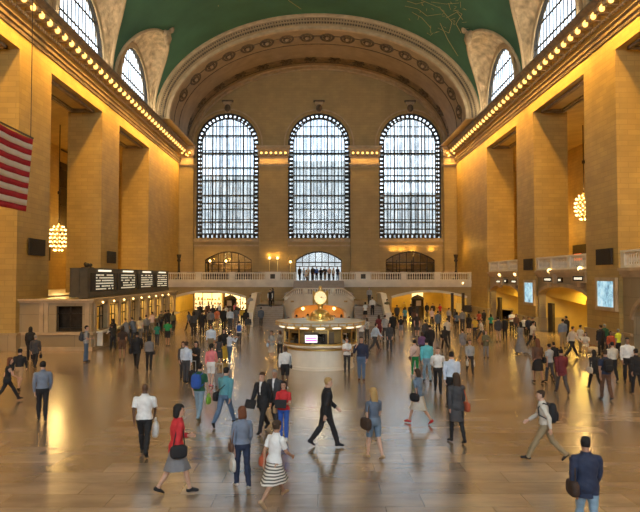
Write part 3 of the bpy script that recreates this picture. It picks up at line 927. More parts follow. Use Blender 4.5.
for k, x in enumerate((-1.5, 1.6)):
    b = empty('wall_lamp', (x, 61.7, 1.35)); tag(b, 'glowing globe lamp in the ramp arch, %s of the clock' % ('left' if k == 0 else 'right'), 'lamp')
    q = MB(); q.smooth = True; q.ball((0, -.12, 0), .16, 10, 7); q.build('globe', M['globe'], b)
    q = MB(); q.bar((0, .2, -.2), (0, -.12, -.2), .06); q.bar((0, -.12, -.24), (0, -.12, -.12), .1); q.build('bracket', M['brass'], b)

# ---- ticket office on the left, with departure board
tk = empty('ticket_office', (-13.9, 38.0, 0)); tag(tk, 'long stone ticket office with lit windows along the left wall', 'ticket office')
LY = 60.5-38.0
def tl(x, y): return (x+13.9, y-38.0)
m = MB()
fx0 = -HW+13.9                                   # -4.4
# front wall facing the viewer, with a window
holed_wall(m, fx0, 0, 0, 3.15, [(-2.15, -.55, 1.15, lambda u: 2.72)], lambda u, z, w: (u, w, z), .35, 1.0)
# long front with bays
bays = []
nb_ = 9
for k in range(nb_):
    y0 = .9 + k*(LY-1.2)/nb_
    bays.append((y0, y0+(LY-1.2)/nb_-.55))
holed_wall(m, .36, LY, 0, 3.15, [(a, b, 1.15, lambda u: 2.75) for a, b in bays], lambda u, z, w: (-w, u, z), .45, 2.0)
m.box(fx0+.01, -.46, 0.36, LY-.02, 2.9, 3.1)
m.box(fx0, 0, LY-.3, LY, 0, 3.2)
m.build('stone_front', M['stone_low'], tk)
m = MB()
for z0, z1, o in ((0, .22, .12), (.95, 1.12, .14), (2.90, 3.02, .14), (3.02, 3.15, .26)):
    m.box(fx0, o, -o, .1, z0, z1); m.box(-.1, o-.005, .1, LY, z0, z1)
for x in (-3.05, -2.75, -.25): m.box(x-.13, x+.13, -.06, .1, 1.12, 2.9)
for k in range(nb_+1):
    y = .9 - .28 + k*(LY-1.2)/nb_; m.box(-.1, .07, y-.17, y+.17, .22, 2.9)
m.build('ledge_moulding', M['trim'], tk)
m = MB(); m.box(.1, .55, .5, LY-.5, 1.02, 1.125)
for a, b in bays: m.box(.1, .45, a-.15, a-.03, .2, 1.02)
m.build('counter_shelf', M['marble'], tk)
m = MB()
for a, b in bays:
    for y in (a, a+(b-a)*.36, a+(b-a)*.64, b): m.box(-.28, -.22, y-.03, y+.03, 1.15, 2.65)
    m.box(-.28, -.22, a, b, 1.95, 2.02); m.box(-.28, -.22, a, b, 2.58, 2.65)
for x in (-2.15, -1.35, -.55): m.box(x-.03, x+.03, .14, .2, 1.15, 2.72)
m.box(-2.15, -.55, .14, .2, 2.2, 2.26); m.box(-2.2, -.5, .02, .08, 2.68, 2.78); m.box(-2.2, -.5, .02, .08, 1.1, 1.2)
m.build('window_grille', M['bronze'], tk)
m = MB(); m.box(-3.0, -2.9, .6, LY-.4, 0, 3.1); m.build('inner_wall', M['passage'], tk)
m = MB(); m.box(-2.9, -.5, .9, 1.0, 0, 3.0); m.box(-2.2, -.7, .4, .7, 1.15, 1.35); m.build('office_partition', M['bronze'], tk)
lt = MB(); lt.smooth = True; lt.lathe([(.02, .28), (.07, .2), (.17, 0), (.02, .02)], seg=10); lme = lt.mesh('lamp_shade', M['globe'])
for k, (a, b) in enumerate(bays):
    o = bpy.data.objects.new('window_lamp', lme); C.objects.link(o); o.parent = tk; o.location = (-.75, (a+b)/2, 2.25)
    if k in (1, 2, 4, 5, 6, 8):
        area('window_lamp_light', (-13.9-.9, 38+(a+b)/2, 2.75), (0, 0, 0), 1.5, .5, 110, (1.0, .62, .14))
# globe lights under the ledge
lt = MB(); lt.smooth = True; lt.ball((0, 0, 0), .07, 8, 5); lme = lt.mesh('lamp_globe', M['globe'])
for k in range(9):
    o = bpy.data.objects.new('ledge_lamp', lme); C.objects.link(o); o.parent = tk; o.location = (.22, 1.4+k*2.15, 2.9)

# departure board
bd_ = empty('departure_board', (-14.9, 40.1, 3.16)); tag(bd_, 'long dark departure board with rows of lit text above the ticket office', 'departure board')
BL = 61.5-40.1; BH = 1.93
m = MB(); m.box(-1.15, 0, 0, BL, 0, BH); m.box(-1.2, .06, -.05, BL+.05, 0, .30); m.box(-1.2, .06, -.05, BL+.05, BH-.08, BH)
for x in (-1.15, -.62, -.1): m.box(x-.03, x+.05, -.05, 0, .25, BH-.05)
m.build('casing', M['board'], bd_)
npan = 4; pw = (BL-.3)/npan
random.seed(21)
for k in range(npan):
    y0 = .3 + k*pw; n = 6
    m = MB(); m.box(0, .04, y0+.1, y0+pw-.35, .38, BH-.32); pn = m.build('text_panel', M['black'], bd_)
    m = MB(); hd = MB()
    for r in range(n):
        z = .48 + (BH-.98)*r/(n-1)
        y = y0+1.0
        while y < y0+pw-.9:
            wd = random.uniform(.12, .5)
            if not (random.random() < .13): m.box(.04, .055, y, min(y+wd, y0+pw-.8), z, z+.09)
            y += wd+.07
    hd.box(.04, .07, y0+1.4, y0+pw-1.3, BH-.22, BH-.10)
    m.build('text_rows', M['boardtext'], pn); hd.build('header_light', M['whitelamp'], bd_)
# small sculpture on top of the board corner
sc_ = MB(); sc_.smooth = True; sc_.ball((0, 0, .2), .2, 8, 6, (1, 1, .8)); sc_.ball((.2, .1, .2), .13, 8, 6); sc_.ball((-.18, .2, .28), .13, 8, 6); sc_.box(-.3, .3, -.2, .4, 0, .06)
tag(sc_.build('ornament', M['bronze'], None, (-15.4, 41.2, 3.16+BH)), 'small dark ornament on top of the departure board', 'ornament')

# ---- right wall: infill with arched gates to the tracks, balustrades above
def gate_bay(s, a, b, idx, yc, hw, spring, rise, z1=5.05):
    r = struct(empty('door_%d' % idx), 'arched gateway to the tracks in the right wall, bay %s' % ('nearest the poster', 'next to the end wall', 'nearest the viewer', 'beside the camera', 'a')[idx % 5], 'gateway')
    m = MB()
    holed_wall(m, a, b, 0, z1, [(yc-hw, yc+hw, 0, arch_top(yc, hw, spring, rise))], lambda u, z, w: (s*(HW+.25+w), u, z), .6, 2.0)
    m.build('gate_wall', M['stone_low'], r)
    m = MB()
    for z0, zz, o in ((4.5, 4.65, .12), (4.65, 4.85, .22), (4.85, 5.05, .34)): m.box(s*(HW+.25-o), s*(HW+.5), a, b, z0, zz)
    for k in range(26):
        u0_, u1_ = k/26, (k+1)/26
        A_, B_ = PI*u0_, PI*u1_
        m.bar((s*(HW+.2), yc+(hw+.12)*math.cos(A_), spring+(rise+.12)*math.sin(A_)), (s*(HW+.2), yc+(hw+.12)*math.cos(B_), spring+(rise+.12)*math.sin(B_)), .14, .26)
    m.box(s*(HW+.12), s*(HW+.4), a, yc-hw-.1, 1.0, 1.15); m.box(s*(HW+.12), s*(HW+.4), yc+hw+.1, b, 1.0, 1.15)
    m.build('gate_moulding', M['trim'], r)
    m = MB(); b_ = MB(); b_.smooth = True
    x = s*(HW+.28)
    m.box(x-.15, x+.15, a, b, 5.05, 5.2); m.box(x-.18, x+.18, a, b, 5.98, 6.12)
    for q in (a+.2, (2*a+b)/3, (a+2*b)/3, b-.2): m.box(x-.16, x+.16, q-.25, q+.25, 5.05, 6.0)
    n = int((b-a)/.28)
    for k in range(n):
        yy_ = a + (b-a)*(k+.5)/n; b_.lathe(baluster_prof(.78), (x, yy_, 5.2), 6)
    m.build('rail', M['marble'], r); b_.build('baluster_row', M['marble'], r)
    # vestibule: side walls, barrel ceiling, second arch, dark bronze doors
    m = MB(); x0, x1 = HW+.85, HW+4.6
    for yy_ in (yc-hw-.3, yc+hw+.1): m.box(s*x0, s*x1, yy_, yy_+.2, 0, 4.4)
    m.box(s*x0, s*x1, yc-hw-.3, yc+hw+.3, 4.2, 4.4)
    holed_wall(m, yc-hw-.3, yc+hw+.3, 0, 4.3, [(yc-1.9, yc+1.2, 0, arch_top(yc-.35, 1.55, 2.2, .9))], lambda u, z, w: (s*(x1+w), u, z), .3, 1.0)
    m.box(s*(x1+3.5), s*(x1+3.7), yc-4, yc+4, 0, 4.3)
    # cross barrel between the two arches
    for k in range(20):
        A_, B_ = PI*k/20, PI*(k+1)/20
        pa = [(s*x0, yc+hw*math.cos(A_), spring+rise*math.sin(A_)), (s*x0, yc+hw*math.cos(B_), spring+rise*math.sin(B_)),
              (s*(x0+1.9), yc-.35+1.9*math.cos(B_), 2.3+1.1*math.sin(B_)), (s*(x0+1.9), yc-.35+1.9*math.cos(A_), 2.3+1.1*math.sin(A_))]
        m.add(pa, [(0, 1, 2, 3)])
    m.build('vestibule', M['passage'], r)
    m = MB(); m.box(s*(x0-.05), s*(x0+.15), yc+hw-1.55, yc+hw-.55, .0, 2.35); m.box(s*(x0-.05), s*(x0+.15), yc-hw+.35, yc-hw+1.25, 0, 2.35)
    m.build('bronze_door', M['bronze'], r)
    area('vestibule_light', (s*(x0+1.2), yc, 3.6 if rise > 1 else 3.3), (0, 0, 0), 1.6, 3, 420, (1.0, .66, .13))
    return r
gate_bay(1, 56.5, 66.5, 5, 61.5, 4.8, 2.95, .75)
gate_bay(1, 42.0, 52.0, 4, 47.0, 4.85, 2.95, .8)
gate_bay(1, 27.5, 37.5, 6, 32.4, 3.9, 2.0, 1.6)
gate_bay(1, 13.0, 23.0, 7, 18.0, 3.9, 2.0, 1.6)
# left infill under the gallery behind the ticket office
m = MB(); m.box(-(HW+.2), -(HW+.6), 42, 52, 0, 3.2); m.box(-(HW+.2), -(HW+.6), 56.5, 66.5, 0, 3.2)
struct(m.build('wall_infill', M['stone_low']), 'low stone wall between the left piers', 'wall')

# track signs with globe lamps
def track_sign(y, z, label, w=2.0, h=.62, arm=True):
    r = empty('track_sign', (HW+.22, y, z)); tag(r, label, 'track sign', 'lit track signs on the right wall')
    m = MB(); m.box(-.34, 0, -w/2, w/2, -h/2, h/2); m.box(-.42, 0, -w/2-.08, w/2+.08, h/2, h/2+.1); m.box(-.3, 0, -.3, .3, -h/2-.28, -h/2)
    m.build('sign_box', M['trim'], r)
    m = MB(); m.box(-.37, -.34, -w*.36, w*.36, -h*.26, h*.26); m.build('sign_face', M['black'], r)
    m = MB(); random.seed(int(y)); yy_ = -w*.30
    while yy_ < w*.27: m.box(-.385, -.37, yy_, yy_+.11, -h*.12, h*.12); yy_ += .19
    m.build('sign_text', M['whitelamp'], r)
    m = MB(); m.smooth = True; m.ball((-.2, 0, h/2+.38), .17, 10, 7); m.build('globe', M['globe'], r)
    m = MB(); m.lathe([(.05, h/2+.1), (.05, h/2+.25)], (-.2, 0, 0), 8); m.build('lamp_stem', M['brass'], r)
for (px, py, lb) in ((498.5, 281.5, 'small lit track sign with globe lamp, farthest along the right wall'), (514, 281.5, 'lit track sign with globe lamp over the far yellow gateway'),
                     (548, 279.5, 'lit track sign with globe lamp left over the middle gateway'), (578.5, 278.5, 'lit track sign with globe lamp right over the middle gateway')):
    dx = px - 318; Y = F_PX*(HW-.1)/dx
    p = at(px, py, Y)
    track_sign(Y, p.z, lb, 2.3 if px > 540 else 2.0, .62)
m = MB(); 
for px, py in ((504, 281), (558, 280), (591, 279)):
    Y = F_PX*(HW)/(px-318); p = at(px, py, Y)
    q = empty('track_number', (HW+.24, Y, p.z)); tag(q, 'small lit track number plate on the right wall near %s' % {504: 'the far gateway', 558: 'the middle of the second bay', 591: 'the big bright poster'}[px], 'number plate')
    a_ = MB(); a_.box(-.12, 0, -.4, .4, -.18, .18); a_.build('plate', M['bronze'], q)
    a_ = MB(); a_.box(-.135, -.12, -.20, -.05, -.08, .08); a_.box(-.135, -.12, .05, .20, -.08, .08); a_.build('digit_lettering', M['whitelamp'], q)

# speaker grilles on the piers
for s, px0, px1, py0, py1, lb in ((-1, 27, 42.5, 238, 255, 'black square speaker grille on the nearest left pier'), (-1, 106, 114, 251, 263, 'black square speaker grille on the second left pier'),
                        (1, 599.5, 615, 248, 264.5, 'black square speaker grille on the nearest right pier'), (1, 526, 534, 258.5, 270, 'black square speaker grille on the second right pier')):
    Ya, Yb = F_PX*HW/abs(px0-318), F_PX*HW/abs(px1-318)
    z1 = at(px1 if s > 0 else px0, py0, min(Ya, Yb)).z; z0 = at(px1 if s > 0 else px0, py1, min(Ya, Yb)).z
    Yl, Yh = min(Ya, Yb), max(Ya, Yb)
    m = MB(); m.box(-.12 if s > 0 else 0, 0 if s > 0 else .12, 0, Yh-Yl, 0, z1-z0)
    n = 12
    for k in range(n):
        z = (z1-z0)*(k+.5)/n; m.box(-s*.12-.02, -s*.12+.02, .05, Yh-Yl-.05, z-.02, z+.02)
    tag(m.build('loudspeaker', M['speaker'], None, (s*(HW-.09), Yl, z0)), lb, 'loudspeaker')

# backlit posters
def poster_mat(seed):
    m = mat('poster_image_%d' % seed, (.1, .1, .1), .3)
    L = m.node_tree.links; b = m.node_tree.nodes['Principled BSDF']
    t = N(m, 'ShaderNodeTexCoord'); n = N(m, 'ShaderNodeTexNoise'); n.inputs['Scale'].default_value = 1.9; n.inputs['Detail'].default_value = 9; n.inputs['Roughness'].default_value = .75
    mp = N(m, 'ShaderNodeMapping'); mp.inputs['Location'].default_value = (seed, 0, 0)
    r = N(m, 'ShaderNodeValToRGB'); e = r.color_ramp.elements
    e[0].position = .32; e[0].color = (.03, .09, .16, 1); e[1].position = .62; e[1].color = (.62, .82, .90, 1)
    q = e.new(.42); q.color = (.16, .36, .50, 1); q = e.new(.50); q.color = (.35, .62, .72, 1)
    L.new(t.outputs['Object'], mp.inputs[0]); L.new(mp.outputs[0], n.inputs['Vector']); L.new(n.outputs['Fac'], r.inputs['Fac'])
    L.new(r.outputs['Color'], b.inputs['Emission Color']); b.inputs['Emission Strength'].default_value = 1.0
    return m
for k, (px0, px1, py0, py1, lb) in enumerate(((598, 614.5, 281, 308, 'large backlit blue and white poster on the nearest right pier'), (525, 533.5, 282.5, 303, 'backlit blue and white poster on the second right pier'))):
    Yh, Yl = F_PX*(HW-.2)/(px0-318), F_PX*(HW-.2)/(px1-318)
    z1 = at(px1, py0, Yl).z; z0 = at(px1, py1, Yl).z
    r = empty('poster_lightbox', (HW-.08, Yl, z0)); tag(r, lb, 'poster'); w = Yh-Yl; h = z1-z0
    m = MB(); m.box(-.14, 0, 0, w, 0, h); m.box(-.2, 0, -.25, 0, 0, h); m.box(-.2, 0, w, w+.25, 0, h); m.box(-.22, 0, -.25, w+.25, h, h+.22); m.box(-.22, 0, -.25, w+.25, -.22, 0)
    m.build('poster_frame', M['trim'], r)
    m = MB(); m.box(-.16, -.14, 0.02, w-.02, 0.02, h-.02); m.build('poster_image', poster_mat(k*9+1), r)

# chandeliers in the openings
def chandelier(px, py, Y, ztop, label, R_=.80, H_=2.2):
    c = at(px, py, Y)
    r = empty('chandelier', c); tag(r, label, 'chandelier', 'globe chandeliers in the side galleries')
    m = MB()
    for z, rr in ((-H_/2, .35), (-H_*.3, .7), (-H_*.1, .78), (H_*.1, .78), (H_*.3, .62), (H_*.42, .4)):
        n = 20
        for k in range(n): m.bar((rr*R_*math.cos(2*PI*k/n), rr*R_*math.sin(2*PI*k/n), z), (rr*R_*math.cos(2*PI*(k+1)/n), rr*R_*math.sin(2*PI*(k+1)/n), z), .05)
    for k in range(6):
        a = PI*k/3; m.tube([(.35*R_*math.cos(a), .35*R_*math.sin(a), -H_/2), (.78*R_*math.cos(a), .78*R_*math.sin(a), 0), (.3*R_*math.cos(a), .3*R_*math.sin(a), H_*.45), (0, 0, H_*.6)], .03, 5)
    m.build('frame', M['brass'], r)
    m = MB(); m.tube([(0, 0, H_*.5), (0, 0, ztop-c.z)], .045, 6); m.lathe([(.14, 4.0), (.14, 4.25), (0, 4.3)], seg=10); m.build('chain', M['bronze'], r)
    b_ = MB(); b_.smooth = True; b_.ball((0, 0, 0), .085, 8, 6); me = b_.mesh('bulb', M['globe'])
    for z, rr, n in ((-H_*.5, .45, 7), (-H_*.33, .86, 11), (-H_*.16, .98, 12), (0.0, 1.0, 12), (H_*.16, .98, 12), (H_*.33, .84, 11), (H_*.46, .55, 7)):
        for k in range(n):
            a = 2*PI*(k+.5*(z > 0))/n
            o = bpy.data.objects.new('bulb', me); C.objects.link(o); o.parent = r; o.location = (rr*R_*math.cos(a), rr*R_*math.sin(a), z)
    plight('chandelier_light', c + Vector((0, 0, -1.6)), 420, WARM2, .4)
    plight('chandelier_light', c + Vector((0, 0, 1.8)), 300, WARM2, .4)
    return r
chandelier(58.5, 238, 56, 18.4, 'glowing globe chandelier hanging in the left opening')
chandelier(584, 207, 56, 18.4, 'glowing globe chandelier hanging in the right opening')
for s in (-1, 1):          # chandeliers of the bays outside the picture give their light to the galleries
    for y in (30, 70): plight('gallery_lamp', (s*24.5, y, 10), 750, WARM, .5)
    plight('gallery_lamp', (s*24.5, 12, 10), 750, WARM, .5)

# tall dark bronze panel on the left gallery wall, door on the right one
a = at(60.5, 152, 64.2); b = at(66.5, 241, 64.2)
m = MB(); m.box(-27.9, -28.05, 66.6, 68.9, b.z, 17.0)
for k in range(6): m.box(-27.82, -27.9, 66.6, 68.9, b.z+k*2, b.z+k*2+.15)
struct(m.build('window_60', M['bronze']), 'tall dark bronze window panel seen through the left opening', 'window')
m = MB(); m.box(27.5, 28.05, 62.0, 66.5, 5.0, 7.9); struct(m.build('door_9', M['bronze']), 'dark doorway in the right gallery', 'doorway')
m = MB(); m.box(-.02, .02, -.9, .9, -.35, .35)
tag(m.build('lit_sign', M['red_lamp'], None, (27.45, 66.0-.9, 6.6)), 'small glowing red sign beside the dark door in the right gallery', 'sign')
# picture panel low on the left gallery back wall
m = MB(); m.box(-27.85, -28.0, 62.5, 64.3, 6.2, 7.6); struct(m.build('window_61', M['bronze']), 'small dark framed opening in the left gallery', 'window')

# ---- flag
fl = empty('flag', (-14.0, 30.1, 11.25)); tag(fl, 'large red and white striped flag hanging by the nearest left pier', 'flag')
LEN, HT = 6.8, 3.6
for part, nm, mt in ((0, 'red_stripes', M['flag_red']), (1, 'white_stripes', M['flag_white'])):
    m = MB(); m.smooth = True
    for k in range(13):
        if k % 2 != part: continue
        n = 40
        vs = []
        for i in range(n+1):
            y = -LEN*i/n
            for z in (-HT*k/13, -HT*(k+1)/13):
                wv = .05*math.sin(y*1.3 + z*.4) + .02*math.sin(y*4.1+1)
                zz = z - .05*math.sin(PI*i/n) 
                ysh = y + .5*z/HT; vs += [(wv-.012, ysh, zz), (wv+.012, ysh, zz)]
        fs = []
        for i in range(n):
            q = 4*i; w_ = 4*(i+1)
            fs += [(q, w_, w_+2, q+2), (q+1, q+3, w_+3, w_+1), (q, q+1, w_+1, w_), (q+2, w_+2, w_+3, q+3)]
        m.add(vs, fs)
    m.build(nm, mt, fl)
m = MB(); m.bar((0, .05, .06), (0, -LEN-.05, .06), .07); m.build('flag_pole', M['bronze'], fl)
m = MB()
for y in (-.2, -LEN+.2): m.tube([(0, y, .06), (0, y, 16.5)], .02, 5)
m.build('suspension_cable', M['bronze'], fl)
m = MB(); m.smooth = False; m.box(-.02, .03, -LEN, -LEN*.60, -HT*7/13, 0); m.build('canton', mat('flag_blue_cloth', (.02, .03, .12), .85), fl)

# ---- information booth with the brass clock
BX, BY = (320.4-318)*31.2/F_PX, 31.29
bo = empty('information_booth', (BX, BY, 0)); bo.scale = (1.05, 1.05, 1); tag(bo, 'round marble and brass information booth with a clock on top', 'information booth')
SC = 1.0
m = MB(); m.smooth = False
m.lathe([(1.62, 0), (1.62, .14), (1.58, .16), (1.58, 1.02), (1.60, 1.04)], seg=48); m.build('marble_base', M['booth_marble'], bo)
m = MB(); m.lathe([(1.58, 1.02), (1.64, 1.06), (1.74, 1.10), (1.80, 1.14), (1.80, 1.20), (1.50, 1.21), (1.50, 1.1), (0, 1.1)], seg=48); m.build('counter', M['marble'], bo)
m = MB(); m.lathe([(1.58, .94), (1.64, .96), (1.64, 1.04), (1.58, 1.05)], seg=48); m.lathe([(1.76, 1.20), (1.76, 1.30), (1.66, 1.30), (1.66, 1.20)], seg=48); m.build('brass_band', M['brass'], bo)
NP = 16
m = MB()
for k in range(NP):
    a = 2*PI*(k+.5)/NP; m.cbox((1.74*math.cos(a), 1.74*math.sin(a), 1.66), (.06, .06, .76), Matrix.Rotation(a, 3, 'Z'))
m.lathe([(1.74, 1.96), (1.80, 1.96), (1.80, 2.08), (1.74, 2.08)], seg=48)
m.build('brass_posts', M['brass'], bo)
m = MB()
for k in range(NP):
    a0, a1 = 2*PI*(k+.5)/NP+.04, 2*PI*(k+1.5)/NP-.04
    r_ = 1.72; m.add([(r_*math.cos(a0), r_*math.sin(a0), 1.27), (r_*math.cos(a1), r_*math.sin(a1), 1.27), (r_*math.cos(a1), r_*math.sin(a1), 1.98), (r_*math.cos(a0), r_*math.sin(a0), 1.98)], [(0, 1, 2, 3)])
m.build('glass_panes', M['glass'], bo)
m = MB()
for k in range(NP):
    a = 2*PI*(k+1)/NP
    m.cbox((1.70*math.cos(a), 1.70*math.sin(a), 1.88), (.03, .62, .17), Matrix.Rotation(a, 3, 'Z'))
    if k in (2, 5, 10, 12, 15, 0): m.cbox((1.70*math.cos(a), 1.70*math.sin(a), 1.58), (.03, .62, .5), Matrix.Rotation(a, 3, 'Z'))
m.build('bronze_panels', M['olive_bronze'], bo)
m = MB(); m.lathe([(1.2, 2.06), (1.82, 2.07), (1.95, 2.10), (2.12, 2.16), (2.14, 2.20), (2.14, 2.27), (2.08, 2.31), (1.2, 2.33), (.6, 2.33), (.0, 2.34)], seg=56); m.lathe([(0, 2.05), (1.2, 2.06)], seg=56)
m.build('canopy', M['marble'], bo)
m = MB()
for k in range(NP*2):
    a = 2*PI*k/(NP*2); m.cbox((2.125*math.cos(a), 2.125*math.sin(a), 2.2), (.06, .06, .12), Matrix.Rotation(a, 3, 'Z'))
m.lathe([(2.145, 2.13), (2.16, 2.15), (2.145, 2.17)], seg=56); m.lathe([(2.15, 2.27), (2.17, 2.29), (2.15, 2.31)], seg=56)
m.build('canopy_trim', M['brass'], bo)
m = MB()
for k in range(NP):
    a = 2*PI*k/NP; m.cbox((1.93*math.cos(a), 1.93*math.sin(a), 2.05), (.10, .40, .05), Matrix.Rotation(a, 3, 'Z'))
m.build('canopy_lamp', M['whitelamp'], bo)
area('booth_light', (BX, BY-2.0, 2.0), (R(-15), 0, 0), 2.4, .3, 12, (1.0, .85, .62))
m = MB(); m.lathe([(.55, 0), (.55, 2.05)], seg=20); m.build('inner_core', M['bronze'], bo)
m = MB()
for k in range(10):
    a = 2*PI*k/10+.2; m.cbox((1.15*math.cos(a), 1.15*math.sin(a), 1.35), (.2, .3, .45), Matrix.Rotation(a, 3, 'Z'))
m.build('desk_rack', M['bronze'], bo)
m = MB(); m.cbox((-.42, -1.76, 1.56), (.62, .05, .42)); m.build('screen_case', M['black'], bo)
m = MB(); m.cbox((-.42, -1.79, 1.56), (.56, .02, .36)); m.build('screen_lit', mat('screen_white', (1, 1, 1), .4, emit=(.95, .9, 1.0), estr=.7), bo)
m = MB(); m.cbox((-.42, -1.802, 1.60), (.5, .01, .05)); m.cbox((-.42, -1.802, 1.49), (.5, .01, .05)); m.build('screen_stripe', mat('screen_magenta', (.6, .05, .5), .4, emit=(.55, .05, .45), estr=.9), bo)
m = MB(); m.cbox((-.42, -1.76, 1.83), (.66, .05, .10)); m.cbox((.42, -1.68, 1.6), (.4, .04, .55)); m.build('notice_panel', M['bronze'], bo)
# clock on the roof: brass dome, pedestal, four dials, acorn
m = MB(); m.smooth = True
m.lathe([(.62, 2.33), (.62, 2.42), (.5, 2.45), (.48, 2.58), (.40, 2.72), (.22, 2.84), (.12, 2.88), (.12, 3.08), (.2, 3.12), (.24, 3.17), (.12, 3.2), (0, 3.2)], seg=28)
m.build('clock_pedestal', M['brass'], bo)
m = MB()
for k in range(20):
    a = 2*PI*k/20; m.bar((.66*math.cos(a), .66*math.sin(a), 2.33), (.66*math.cos(a), .66*math.sin(a), 2.52), .03)
m.lathe([(.66, 2.5), (.69, 2.52), (.66, 2.54)], seg=28); m.build('clock_railing', M['brass'], bo)
ck = empty('clock', (0, 0, 3.47), 0, bo); ck.scale = (1.14, 1.14, 1.2)
m = MB(); m.smooth = True
m.ball((0, 0, 0), .30, 18, 12, (1, 1, 1)); m.lathe([(.1, .27), (.14, .31), (.05, .34), (.08, .40), (.05, .47), (0, .5)], seg=12)
m.build('clock_body', M['brass'], ck)
for k in range(4):
    a = k*PI/2
    Mz = Matrix.Rotation(a, 3, 'Z')
    rim = MB(); rim.smooth = True
    prof = [(.245, .24), (.29, .25), (.30, .29), (.275, .325), (.25, .32)]
    vs = []
    for i in range(33):
        t = 2*PI*i/32
        for r_, y in prof: vs.append(Mz @ Vector((r_*math.cos(t), -y, r_*math.sin(t))))
    rim.add(vs, [(i*5+j, i*5+j+1, (i+1)*5+j+1, (i+1)*5+j) for i in range(32) for j in range(4)])
    rim.build('clock_rim', M['brass'], ck)
    dl = MB(); vs = [Mz @ Vector((.252*math.cos(2*PI*i/32), -.31, .252*math.sin(2*PI*i/32))) for i in range(32)]
    dl.add(vs, [tuple(range(32))]); dl.build('clock_dial', M['clockface'], ck)
    hn = MB()
    for i in range(12):
        t = 2*PI*i/12; p = Mz @ Vector((.21*math.cos(t), -.314, .21*math.sin(t))); q = Mz @ Vector((.235*math.cos(t), -.314, .235*math.sin(t))); hn.bar(p, q, .018)
    for an, L_ in ((R(40), .11), (R(-5), .17)):
        hn.bar(Mz @ Vector((0, -.318, 0)), Mz @ Vector((L_*math.cos(an), -.318, L_*math.sin(an))), .016)
    hn.build('clock_hands', M['black'], ck)
plight('clock_light', (BX, BY-.9, 3.1), 6, (1, .8, .4), .1)

# information kiosks in the passage arches
for px, py, lb in ((230.5, 317, 'dark domed kiosk standing in the left passage arch'), (417.5, 317, 'dark domed kiosk standing in the right passage arch')):
    p = on_z(px, py)
    p = Vector(((px-318)*71.5/F_PX, 71.5, 0))
    r = empty('kiosk', p); tag(r, lb, 'kiosk')
    m = MB(); m.lathe([(.75, 0), (.75, 1.0), (.8, 1.05), (.7, 1.1), (.7, 1.9), (.82, 1.98), (.7, 2.05)], seg=12); m.build('kiosk_body', M['bronze'], r)
    m = MB(); m.smooth = True; m.lathe([(.72, 2.03), (.6, 2.22), (.3, 2.36), (.1, 2.42), (.06, 2.5), (0, 2.52)], seg=16); m.build('kiosk_dome', M['bronze'], r)
    m = MB()
    for k in range(4):
        a = PI/4+k*PI/2; m.cbox((.71*math.cos(a-PI/4), .71*math.sin(a-PI/4), 1.5), (.02, .55, .6), Matrix.Rotation(a-PI/4, 3, 'Z'))
    m.build('kiosk_poster', M['trim'], r)

# candelabra lamps on the balcony corners, sconces
def standard_lamp(x, y, z, h, label, bright=True):
    r = empty('torch_lamp', (x, y, z)); tag(r, label, 'torch lamp')
    m = MB(); m.smooth = True
    m.lathe([(.42, 0), (.42, .25), (.2, .4), (.14, .8), (.22, 1.0), (.13, 1.2), (.12, h*.7), (.26, h*.78), (.16, h*.82), (.3, h)], seg=12); m.build('lamp_standard', M['bronze'], r)
    if bright:
        m = MB(); m.smooth = True; m.lathe([(.26, h), (.34, h+.25), (.2, h+.55), (0, h+.7)], seg=12); m.build('flame_glass', M['globe'] if bright else M['trim'], r)
        plight('torch_light', (x, y+.2, z+h+1.0), 70, WARM, .25)
    return r
standard_lamp(16.9, 75.5, 4.05, 3.2, 'tall bronze torch lamp in the right corner of the balcony', False)
plight('torch_light', (16.9, 76.3, 8.4), 110, WARM, .2)
standard_lamp(-17.0, 75.5, 4.05, 3.2, 'tall dark bronze torch lamp in the left corner of the balcony', False)
# wall uplights on the middle pilasters and bar fronts
for k, (px, py, bright) in enumerate(((269.5, 258, 1), (277.5, 258, 1), (266.5-0, 262, 0), (290.5, 262, 1), (210, 261, 1), (226, 261, 1))):
    if not bright: continue
    Y = YE-.75 if px < 285 and px > 260 else YE-1.2
    p = at(px, py, Y)
    r = empty('wall_lamp', p); tag(r, ('small glowing wall lamp on the pilaster left of the middle entrance, left one of two', 'small glowing wall lamp on the pilaster left of the middle entrance, right one of two', '', 'white globe lamp just left of the glazed middle entrance', 'white globe lamp at the left side of the left balcony bar', 'white globe lamp in the middle of the left balcony bar')[k], 'lamp')
    m = MB(); m.smooth = True; m.ball((0, 0, 0), .17, 8, 6); m.build('globe', M['globe'], r)
    m = MB(); m.tube([(0, .0, -.15), (0, 0, -(p.z-4.1))], .035, 6); m.build('lamp_stem', M['brass'], r)
    plight('wall_lamp_light', p + Vector((0, -.1, .35)), 26, WARM, .1)
for px in (393, 402, 413, 432):
    p = at(px, 249, YE-.4)
    area('bar_uplight', (p.x, YE-.45, 7.95), (R(180-20), 0, 0), .5, .2, 16, WARM)
# orange heat-lamp glow by the right stair end
p = at(477.3, 298, YB-.25)
r = empty('wall_lamp', p); tag(r, 'intense orange lamp on the far right wall under the balcony', 'lamp')
m = MB(); m.smooth = True; m.ball((0, 0, 0), .16, 10, 7); m.build('globe', M['orange'], r)
m = MB(); m.lathe([(.2, .14), (.22, .2), (.05, .3), (0, .3)], seg=10); m.bar((0, 0, .25), (0, .25, .25), .05); m.build('lamp_cap', M['bronze'], r)
plight('orange_lamp_light', p + Vector((0, -.5, 0)), 120, (1, .22, .03), .15)
m = MB(); m.box(-.75, .75, -.1, 0, 0, .8); tag(m.build('notice_board', M['bronze'], None, at(471.0, 312, YB-.45)), 'small dark board below the orange lamp', 'notice board')
